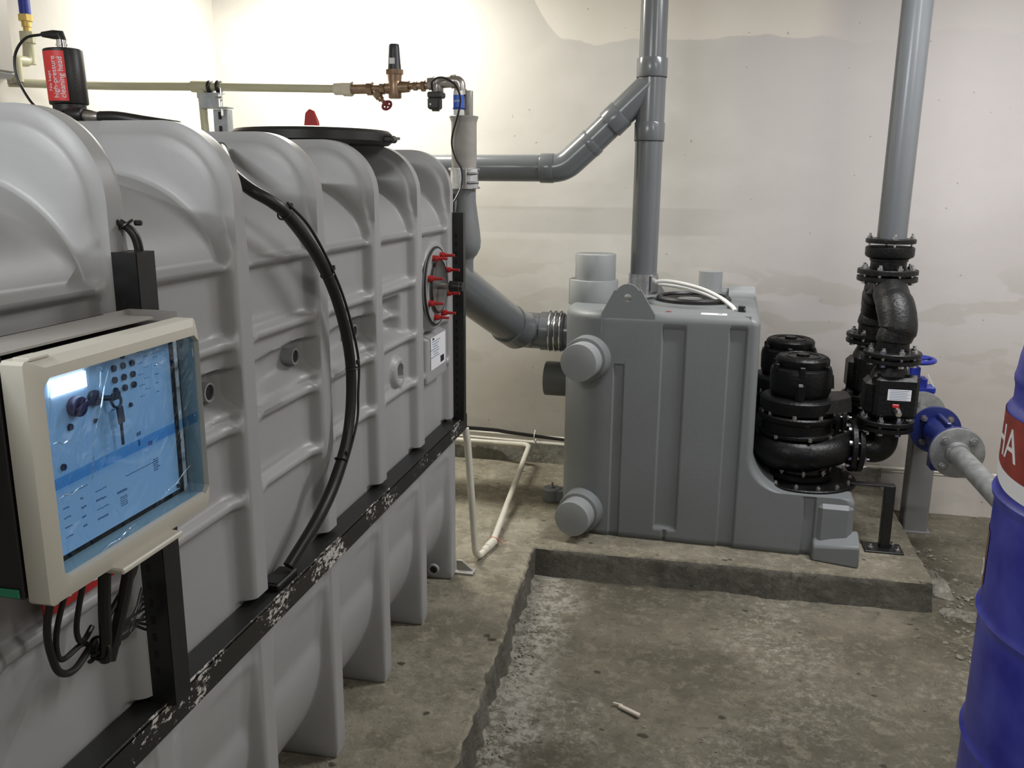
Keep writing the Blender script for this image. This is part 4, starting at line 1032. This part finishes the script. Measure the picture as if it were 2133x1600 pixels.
# round inspection lid
lo = MB().lathe([(.205, .0), (.20, .012), (.165, .014), (.155, .012)], W(.515, .375, .951), (0, 0, 1), 56, caps=False).build('lid_collar', 'station', ls)
li = MB().lathe([(.150, .0), (.158, .006), (.158, .022), (.150, .030), (.138, .030), (.134, .022)], W(.515, .375, .955), (0, 0, 1), 56, caps=False).build('lid_ring', 'rubber', ls)
MB().lathe([(.136, .018), (.11, .020), (.09, .014), (0, .014)], W(.515, .375, .955), (0, 0, 1), 48, caps=False).build('lid_disc', 'tank_dark', li)
MB().lathe([(.055, .0), (.050, .006), (0, .006)], W(.50, .35, .970), (0, 0, 1), 32, caps=False).build('lid_centre', 'stub', li)
MB().box(W(.610, .055, .953), (.10, .05, .0015), MS.to_3x3()).build('type_label', 'label', ls)
MB().box(W(.634, .062, .9540), (.018, .010, .0006), MS.to_3x3()).build('label_print', 'ink', ls)
MB().torus(W(.432, .07, .9535), (0, 0, 1), .011, .002, 24, 6).build('red_stamp', 'darkred', ls)
MB().torus(W(.725, .16, .955), UD, .012, .006, 20, 8).cyl(W(.715, .16, .945), W(.715, .16, .975), .014, n=16).build('cable_gland', 'rubber', ls)
cable('vent_hose', [W(.335, .36, 1.03), W(.375, .345, 1.045), W(.45, .33, 1.042), W(.55, .32, 1.02), W(.63, .28, .99), W(.68, .22, .962), W(.690, .19, .950)], .0085, 'white', 'white flexible hose arching over the lid of the pump station', 'hose')
cable('vent_hose', [W(.335, .38, 1.02), W(.375, .367, 1.028), W(.45, .35, 1.022), W(.55, .34, 1.00), W(.60, .325, .982), W(.635, .315, .965), W(.645, .31, .952)], .007, 'white', 'lower white tube beside the arching hose on the pump station', 'hose')
# ---------------------------------------------------------------- flanges
def flange(c, axis, R, ri, parent, n=8, t=.018, gap=.012, name='flange', m='cast', phase=.2, br=.0105):
    """pair of bolted plates, centre between them"""
    u, v, a = basis(axis); c = Vector(c)
    MB().lathe([(ri, -t-gap/2), (R-.003, -t-gap/2), (R, -t-gap/2+.003), (R, -gap/2), (R-.002, -gap/2), (ri, -gap/2)], c, axis, 44, caps=True).build(name, m, parent)
    f2 = MB().lathe([(ri, gap/2), (R, gap/2), (R, gap/2+t-.003), (R-.003, gap/2+t), (ri, gap/2+t)], c, axis, 44, caps=True).build(name, m, parent)
    MB().cyl(c-a*gap*.5, c+a*gap*.5, R*.72, n=36).build('gasket', 'rubber', f2)
    top = c+a*(gap/2+t); p = top+u*(R-.023)
    mb = MB().lathe([(br, 0), (br, .010)], p, a, 6).cyl(p, p+a*.020, br*.55, n=10)
    q = p-a*(gap+2*t); mb.cyl(p, q, br*.55, n=10).lathe([(br, 0), (br, .011)], q, -a, 6)
    mb.xf(rotabout(c, a, phase)); o = mb.build('flange_bolt', 'zinc', parent, angle=25)
    copies(o, [rotabout(c, a, 2*math.pi*k/n) for k in range(1, n)])
# ---------------------------------------------------------------- pumps
def pump(px, py, dz, lab, s=1.):
    t = thing('pump', lab, 'pump', (px, py, .25+dz), 'black pumps on the station shelf')
    z = dz
    # base plate ring with studs
    MB().lathe([(.21*s, .246), (.214*s, .250), (.214*s, .262), (.21*s, .266), (.12, .266)], (px+.03, py, z), (0, 0, 1), 56, caps=True).build('base_plate', 'pumpblack', t)
    bp = MB().cyl((px+.03+.190*s, py, .266+z), (px+.03+.190*s, py, .280+z), .005, n=8).lathe([(.009, 0), (.009, .008)], (px+.03+.19*s, py, .266+z), (0, 0, 1), 6).build('base_nut', 'nickel', t, angle=25)
    copies(bp, [rotabout((px+.03, py, 0), (0, 0, 1), 2*math.pi*k/14) for k in range(1, 14)])
    MB().lathe([(.11, .266), (.125, .270), (.125, .29), (.105, .296), (.10, .33)], (px+.02, py, z), (0, 0, 1), 40).build('suction_flange', 'pumpblack', t)
    bp = MB().cyl((px+.02+.115, py, .29+z), (px+.02+.115, py, .315+z), .005, n=8).lathe([(.010, 0), (.010, .009)], (px+.02+.115, py, .30+z), (0, 0, 1), 6).build('suction_stud', 'nickel', t, angle=25)
    copies(bp, [rotabout((px+.02, py, 0), (0, 0, 1), 2*math.pi*k/8) for k in range(1, 8)])
    # volute: spiral casing swelling towards the discharge on the right
    vs = []; fs = []
    mb = MB().lathe([(.09, .305), (.125, .315), (.155, .338), (.170, .368), (.172, .395), (.164, .420), (.150, .437), (.13, .446), (.10, .45)], (px-.012, py, z), (0, 0, 1), 48)
    mb.tube([(px-.03, py-.112, z+.382), (px+.05, py-.108, z+.386), (px+.12, py-.080, z+.394), (px+.175, py-.030, z+.402), (px+.215, py, z+.405)], [.057, .060, .060, .058, .056], 24, smooth=5)
    mb.build('volute_casing', 'pumpblack', t)
    # adapter with two bolted rims
    MB().lathe([(.10, .435), (.142, .445), (.150, .452), (.150, .462), (.140, .468), (.140, .505), (.152, .512), (.156, .520), (.156, .532), (.150, .538), (.12, .54)], (px-.01, py, z), (0, 0, 1), 44).build('adapter_ring', 'pumpblack', t)
    for k, a in enumerate((-2.5, -1.75, -1.0, -.3, .6, 1.6, 2.6, 3.4)):
        MB().cyl((px-.01+.142*math.cos(a), py+.142*math.sin(a), z+.538), (px-.01+.142*math.cos(a), py+.142*math.sin(a), z+.552), .009, n=6).build('casing_bolt', 'nickel', t, angle=25)
    for a in (-2.2, -1.3, -.6):
        MB().cyl((px-.01+.151*math.cos(a), py+.151*math.sin(a), z+.450), (px-.01+.153*math.cos(a), py+.153*math.sin(a), z+.462), .008, n=6).build('casing_bolt', 'nickel', t, angle=25)
    # bearing housing with a wide shoulder, and the motor
    mb = MB().lathe([(.130, .538), (.146, .548), (.150, .575), (.150, .598), (.142, .606), (.118, .612)], (px-.012, py, z), (0, 0, 1), 44)
    mb.add([(px+.08, py-.115, z+.56), (px+.19, py-.07, z+.565), (px+.19, py+.07, z+.565), (px+.08, py+.115, z+.56), (px+.05, py-.105, z+.600), (px+.185, py-.06, z+.622), (px+.185, py+.06, z+.622), (px+.05, py+.105, z+.600)], [(0, 3, 2, 1), (4, 5, 6, 7), (0, 1, 5, 4), (1, 2, 6, 5), (2, 3, 7, 6), (3, 0, 4, 7)])
    mb.build('bearing_housing', 'pumpblack', t)
    mb = MB().lathe([(.100, .600), (.112, .612), (.121, .635), (.123, .70), (.119, .722), (.104, .732)], (px-.008, py, z), (0, 0, 1), 48)
    for k in range(6):
        a = k*math.pi/3+.45; mb.box((px-.008+.114*math.cos(a), py+.114*math.sin(a), z+.722), (.020, .024, .048), Matrix.Rotation(a, 3, 'Z'), bev=.004)
    mb.box((px-.02, py-.124, z+.640), (.036, .022, .080), bev=.010); mb.build('motor_body', 'pumpblack', t)
    MB().lathe([(.102, .728), (.106, .735), (.106, .762), (.098, .772), (.088, .776), (.084, .772), (0, .772)], (px-.006, py, z), (0, 0, 1), 44).build('motor_cover', 'pumpblack', t)
    mb = MB().cyl((px-.006, py, z+.772), (px-.006, py, z+.781), .026, n=8).ring((px-.006, py, z+.772), (0, 0, 1), .07, .062, .003, 36)
    mb.build('cover_boss', 'pumpblack', t)
    flange((px+.228, py, z+.405), (1, 0, 0), .106, .054, t, 8, t=.020, gap=.010, name='discharge_flange', phase=.39, br=.010)
    return t
pump(.440, 3.665, 0, 'nearer of the two black pumps on the station shelf')
pump(.430, 4.085, 0, 'rear black pump by the back wall, behind the nearer pump')
# ---------------------------------------------------------------- riser: elbows, check valves, pants piece
def branch(y, lab, front):
    x = .768
    t = thing('check_valve', lab, 'valve', (x, y, .5), 'black check valves above the pumps')
    MB().tube(bend([(.690, y, .405), (x, y, .405), (x, y, .50)], .078, 10), .056, 32).build('discharge_elbow', 'cast', t)
    flange((x, y, .518), (0, 0, 1), .108, .054, t, 8, t=.018, gap=.008, phase=.39, br=.014, name='lower_flange')
    mb = MB().lathe([(.060, .545), (.074, .57), (.082, .61), (.084, .66), (.072, .72), (.058, .75), (.058, .79)], (x, y, 0), (0, 0, 1), 36)
    mb.box((x-.065, y, .63), (.06, .12, .15), bev=.02); mb.build('valve_body', 'cast', t)
    cv = MB().box((x+.015, y-.078, .640), (.160, .030, .165), bev=.014).build('cover_plate', 'cast', t)
    if front:
        MB().box((x+.015, y-.048, .640), (.172, .028, .178), bev=.012).build('cover_frame', 'cast', t)
        lb_ = MB().box((x+.022, y-.0936, .655), (.086, .001, .044)).build('rating_label', 'label', cv)
        for i in range(6): MB().box((x+.022-.004*(i % 2), y-.0942, .672-.0068*i), (.072-.008*(i % 2), .0004, .0016)).build('label_print', 'inkblue', lb_)
        MB().box((x+.012, y-.0955, .611), (.026, .006, .014), bev=.002).build('red_tag', 'red', cv)
        MB().cyl((x+.018, y-.09, .596), (x+.022, y-.118, .585), .013, n=6).cyl((x+.022, y-.118, .585), (x+.023, y-.124, .583), .009, n=16).build('drain_plug', 'chrome', cv)
    flange((x, y, .792), (0, 0, 1), .108, .054, t, 8, t=.016, gap=.012, phase=.2, br=.012, name='upper_flange')
    return t
branch(3.640, 'front black check valve with a white rating label, right of the nearer pump', True)
branch(4.080, 'rear black check valve by the back wall, half hidden by the front one', False)
pt = thing('pants_pipe', 'black cast iron Y-shaped pipe joining both check valves', 'pipe', (.77, 3.86, .82))
for sgn, nm in ((-1, 'front_leg'), (1, 'rear_leg')):
    y = 3.86+sgn*.22; X0 = .768
    MB().tube([(X0, y, .815), (X0, y, .86), (X0+.012, y-sgn*.004, .905), (X0+.006, y-sgn*.045, .97), (X0-.004, y-sgn*.11, 1.02), (.762, 3.86+sgn*.05, 1.055), (.762, 3.86, 1.095)], [.060, .066, .071, .072, .068, .060, .058], 32, smooth=8).build(nm, 'cast', pt)
MB().lathe([(.075, 0), (.060, .02), (.056, .05), (.056, .06)], (.762, 3.86, 1.015), (0, 0, 1), 32).build('pipe_throat', 'cast', pt)
flange((.762, 3.86, 1.092), (0, 0, 1), .118, .056, pt, 8, t=.020, gap=.010, phase=.3, br=.012, name='top_flange')
cp_ = thing('flange_coupling', 'black bolted coupling between the Y-shaped pipe and the grey riser', 'coupling', (.762, 3.86, 1.12))
MB().lathe([(.070, 1.120), (.070, 1.148), (.074, 1.15), (.074, 1.158), (.092, 1.168), (.095, 1.175), (.095, 1.205), (.088, 1.21), (.060, 1.21)], (.762, 3.86, 0), (0, 0, 1), 40).build('coupling_body', 'cast', cp_)
flg = MB().lathe([(.058, 1.222), (.094, 1.222), (.097, 1.225), (.097, 1.238), (.094, 1.241), (.060, 1.241)], (.762, 3.86, 0), (0, 0, 1), 40).build('clamp_ring', 'cast', cp_)
bb_ = MB().lathe([(.010, 0), (.010, .010)], (.762+.082, 3.86, 1.241), (0, 0, 1), 6).cyl((.762+.082, 3.86, 1.20), (.762+.082, 3.86, 1.262), .005, n=8).build('clamp_bolt', 'zinc', cp_, angle=25)
copies(bb_, [rotabout((.762, 3.86, 0), (0, 0, 1), 2*math.pi*k/4+.0) for k in range(1, 4)])
rp = MB().cyl((.764, 3.86, 1.232), (.772, 3.86, ZC-.002), .0575, n=40).build('riser_pipe', 'pvc'); tag(rp, 'straight grey riser pipe going up to the ceiling on the right', 'pipe')
# support leg for the pipework
sl = thing('support_leg', 'black steel support leg with bolted foot plate at the right end of the station', 'support', (.785, 3.56, 0))
MB().box((.735, 3.585, .272), (.17, .04, .006)).box((.802, 3.565, .140), (.036, .004, .268)).box((.785, 3.585, .140), (.004, .04, .268)).build('leg_channel', 'black', sl, bevel=.001)
MB().box((.795, 3.575, .004), (.15, .10, .008), bev=.002).build('foot_plate', 'black', sl)
for q in ((.745, 3.55), (.848, 3.545), (.835, 3.60)): MB().lathe([(.011, 0), (.011, .009)], (*q, .008), (0, 0, 1), 6).cyl((*q, .008), (*q, .028), .005, n=8).build('anchor_bolt', 'zinc', sl, angle=25)
# ---------------------------------------------------------------- galvanised line with the blue valves
AX = Vector((0, -1, 0)); LX, LZ = 1.003, .457
def LP(y, dx=0, dz=0): return Vector((LX+dx, y, LZ+dz))
def pflange(y, m, par, nm, R=.098, t=.018, n=4, ph=.8, bolt='galv', bl=.014):
    MB().cyl(LP(y), LP(y+t), R, n=44, bev=.002).build(nm, m, par)
    bo = MB().cyl(LP(y-bl, .072), LP(y, .072), .014, n=6).cyl(LP(y-bl-.012, .072), LP(y, .072), .007, n=10)
    bo.xf(rotabout(LP(y), AX, ph)); o = bo.build('flange_bolt', bolt, par, angle=25)
    copies(o, [rotabout(LP(y), AX, 2*math.pi*k/n) for k in range(1, n)])
gl = thing('galvanised_pipe', 'galvanised steel pipe with round bolted flange running behind the blue drum', 'pipe', tuple(LP(3.47)))
MB().cyl(LP(3.47), LP(2.25), .037, n=28).cyl(LP(3.47), LP(3.445), .046, .040, n=28).build('steel_pipe', 'galv', gl)
pflange(3.47, 'galv', gl, 'pipe_flange', .098)
bcv = thing('blue_check_valve', 'dark blue flanged valve body directly behind the galvanised flange', 'valve', tuple(LP(3.64)))
MB().cyl(LP(3.489), LP(3.507), .097, n=44, bev=.002).build('near_flange', 'blue', bcv)
MB().lathe([(.045, 0), (.050, .04), (.058, .12), (.062, .2), (.055, .30)], LP(3.50), (0, 1, 0), 30).box(LP(3.70, 0, .055), (.02, .16, .05), bev=.004).box(LP(3.66, -.02, -.09), (.06, .07, .07), bev=.008).build('valve_body', 'blue', bcv)
pflange(3.80, 'blue', bcv, 'far_flange', .100, bolt='nickel')
gf = thing('galvanised_elbow', 'short galvanised pipe and flange seen past the top of the dark blue flange', 'pipe', tuple(LP(3.9)))
MB().cyl(LP(3.82), LP(4.06), .042, n=28).build('spool_pipe', 'galv', gf)
pflange(4.06, 'galv', gf, 'end_flange', .104, ph=.3)
bv2 = thing('gate_valve', 'blue gate valve with a round handwheel behind the front check valve', 'valve', tuple(LP(4.14)))
MB().cyl(LP(4.08), LP(4.098), .100, n=44, bev=.002).cyl(LP(4.098), LP(4.22), .05, n=28).lathe([(.03, -.07), (.06, -.05), (.066, 0), (.058, .05), (.05, .06)], LP(4.15), (0, 0, 1), 28).build('valve_body', 'blue', bv2)
VC = LP(4.13, -.012, 0)
MB().box(VC+Vector((.02, 0, .105)), (.10, .08, .03), bev=.006).box(VC+Vector((.005, -.01, .135)), (.055, .06, .05), bev=.006).box(VC+Vector((-.02, 0, .18)), (.045, .045, .05), bev=.004).build('bonnet', 'bluehw', bv2)
MB().cyl(VC+Vector((-.02, 0, .19)), VC+Vector((-.02, 0, .245)), .011, n=16).build('stem', 'nickel', bv2)
hwc = VC+Vector((-.025, 0, .236)); mb = MB().torus(hwc, (0, 0, 1), .082, .0105, 44, 12)
for k in range(4): a = k*math.pi/2+.5; mb.tube([hwc, hwc+Vector((math.cos(a), math.sin(a), 0))*.08], .007, 8)
mb.cyl(hwc-Vector((0, 0, .012)), hwc+Vector((0, 0, .012)), .02, n=20); mb.build('handwheel', 'bluehw', bv2)
MB().box(VC+Vector((.038, -.06, .155)), (.004, .004, .06), Matrix.Rotation(-.5, 3, 'Y')).build('white_tie', 'label', bv2)
# grey steel post with foot carrying the valve line
gp = thing('steel_post', 'grey square steel post holding up the blue valve behind the slab', 'post', (1.045, 4.15, ZP))
MB().box((1.045, 4.15, .115), (.105, .10, .47), bev=.006).build('post_shaft', 'greypost', gp)
MB().box((1.045, 4.15, ZP+.006), (.13, .13, .012), bev=.002).build('foot_plate', 'greypost', gp)
# ---------------------------------------------------------------- blue drum
DX, DY, DR = .922, 1.83, .300
dr = thing('plastic_drum', 'tall blue plastic drum with a red and white printed band at the right edge', 'drum', (DX, DY, ZP))
def drp(z):
    r = DR
    for zc in (.285, .573, .835): r += .008*math.exp(-((z-zc)/.009)**2)
    r -= .010*max(0., min(1., (z-1.012)/.014))-.004*math.exp(-((z-1.075)/.012)**2)
    return r
prof = [(0, ZP), (DR-.02, ZP), (DR-.004, ZP+.012)]+[(drp(z), z) for z in np.arange(ZP+.03, 1.10, .008)]+[(DR-.012, 1.12), (DR-.018, 1.15), (DR-.032, 1.185), (DR-.05, 1.215), (DR-.06, 1.235), (DR-.075, 1.235), (DR-.08, 1.22), (0, 1.22)]
MB().lathe([(r, z-0) for r, z in prof], (DX, DY, 0), (0, 0, 1), 96, caps=False).build('drum_shell', 'drum', dr)
DA = math.atan2(-DX, DY)          # direction from the drum to the viewer, measured from -y
def dpt(a, z, r): return (DX+r*math.sin(a), DY-r*math.cos(a), z)
def dband(nm, m, a0, a1, zf0, zf1, off, parent, n_=140, nz_=8):
    vs = []; fs = []
    for i in range(n_+1):
        a = a0+(a1-a0)*i/n_
        for j in range(nz_+1): z = zf0(a)+(zf1(a)-zf0(a))*j/nz_; vs.append(dpt(a, z, drp(z)+off))
    for i in range(n_):
        for j in range(nz_): q = i*(nz_+1)+j; fs.append((q, q+nz_+1, q+nz_+2, q+1))
    return MB().add(vs, fs).build(nm, m, parent)
sil = DA-math.pi/2               # left silhouette angle
wl = lambda a: .905-.030*(1-math.exp(-max(0, a-sil)*3.0))
bd = dband('red_band', 'drumband', sil-.5, sil-.52+2*math.pi, lambda a: wl(a)+.012, lambda a: 1.008, .0012, dr)
dband('white_wave', 'label', sil-.5, sil-.52+2*math.pi, lambda a: wl(a)-.014-.010*min(1, max(0, a-sil)*2), lambda a: wl(a)+.012, .0014, dr)
f = lambda px, py, pz: dpt(sil+.175+px/DR*1.0, .922+py, DR+.0022+pz)
text_mb('HA', .092, (0, 0, 0), (1, 0, 0), (0, 0, 1), .0004, warp=f).build('band_lettering', 'label', bd)
dband('small_sticker', 'drumbrown', sil-.05, sil+.30, lambda a: .625, lambda a: .745, .0012, dr, 16, 6)
f2 = lambda px, py, pz: dpt(sil+.14+px/DR, .640+py, DR+.0026+pz)
text_mb('O', .055, (0, 0, 0), (1, 0, 0), (0, 0, 1), .0003, warp=f2).build('sticker_ring', 'label', dr)
# ---------------------------------------------------------------- small pipework near the floor
o = MB().tube(bend([(-.822, 3.03, .555), (-.815, 3.035, .50), (-.790, 3.062, .017), (-.765, 3.24, .017), (-.815, 4.28, .120), (-1.02, 4.345, .100), (-1.9, 4.345, .104)], .055, 7), .0135, 16)
cd_ = o.build('condensate_pipe', 'whitep'); tag(cd_, 'white plastic pipe dropping at the tank corner and bending back across the slab', 'pipe')
MB().cyl((-.7745, 3.178, .017), (-.7635, 3.252, .018), .0175, n=20).cyl((-.7745, 3.178, .017), (-.780, 3.14, .017), .0155, n=20).build('pipe_joint', 'whitep', cd_)
MB().torus((-.7650, 3.250, .018), (.15, 1, 0), .0165, .0035, 24, 8).tube([(-.765, 3.25, .034), (-.745, 3.25, .03), (-.725, 3.25, .012)], .0025, 6).build('pipe_clip', mat('pink_clip', (.5, .2, .15), .5), cd_)
for z_, lab, r in ((.146, 'upper of the two thin white pipes along the foot of the back wall', .0095), (.118, 'lower of the two thin white pipes along the foot of the back wall', .0105)):
    xs = [(-1.9, 4.41, z_+.002), (-.8, 4.41, z_-.018), (-.3, 4.41, z_-.022)] if z_ > .13 else [(-1.9, 4.40, z_), (-.6, 4.40, z_-.024), (.2, 4.40, z_-.025), (1.2, 4.40, z_-.026), (WX1, 4.40, z_-.03)]
    tag(MB().tube(xs, r, 12).build('wall_conduit', 'whitep'), lab, 'pipe')
for i in range(2):
    tag(MB().tube([(-1.7, 4.375, .152+.012*i), (-1.1, 4.37, .158+.010*i), (-.92, 4.37, .148+.008*i), (-.6, 4.37, .128+.004*i), (-.3, 4.37, .120)], .0062, 8, smooth=5).build('wall_cable', 'rubber'), ('lower' if i == 0 else 'upper')+' of the two black cables along the foot of the back wall', 'cable')
tag(MB().torus((-.805, 4.385, .140), (1, 0, 0), .030, .003, 20, 6).build('cable_tie', 'white'), 'white tie strapping the black cables to the wall pipe', 'cable tie')
# top-left: wall cabinet and brass/blue valve riser
wc = thing('wall_cabinet', 'pale grey wall cabinet cut off by the top left corner', 'cabinet', (WX0, 2.70, 1.9))
MB().box((-2.505, 2.615, 2.06), (.125, .50, .52), bev=.015).build('cabinet_body', mat('pale_cabinet', (.40, .41, .42), .45), wc)
MB().box((-2.439, 2.615, 2.06), (.010, .46, .48), bev=.004).build('cabinet_door', 'sheet', wc)
ri = thing('riser_valve', 'cream pipe riser with brass union and blue hose at the top left wall', 'pipe', (-2.5, 3.0, 1.9))
RX, RY = -2.50, 3.005
MB().tube(bend([(RX-.02, 2.925, 1.80), (RX-.0, 2.925, 1.875), (RX, RY-.01, 1.878), (RX, RY, 1.96)], .02, 5), .019, 16).cyl((RX, RY-.002, 1.87), (RX, RY, 1.945), .0215, n=20).cyl((RX, 2.93, 1.885), (RX, 2.93, 1.80), .02, n=20).build('cream_elbow', 'ppr', ri)
MB().cyl((RX, RY, 1.945), (RX, RY, 1.985), .028, n=10).build('cream_union', 'ppr', ri)
MB().cyl((RX, RY, 1.985), (RX, RY, 2.005), .013, n=16).cyl((RX, RY, 2.002), (RX, RY, 2.035), .017, n=16).cyl((RX, RY, 2.022), (RX, RY, 2.045), .025, n=8).build('brass_union', mat('bright_brass', (.55, .40, .12), .35, .7), ri)
MB().cyl((RX, RY, 2.045), (RX, RY, 2.40), .020, n=20).build('blue_hose', 'bluehw', ri)
for zz in (1.83, 1.795): MB().torus((-2.51, 2.925, zz), (0, 0, 1), .022, .004, 20, 6).build('pipe_clip', 'nickel', ri)
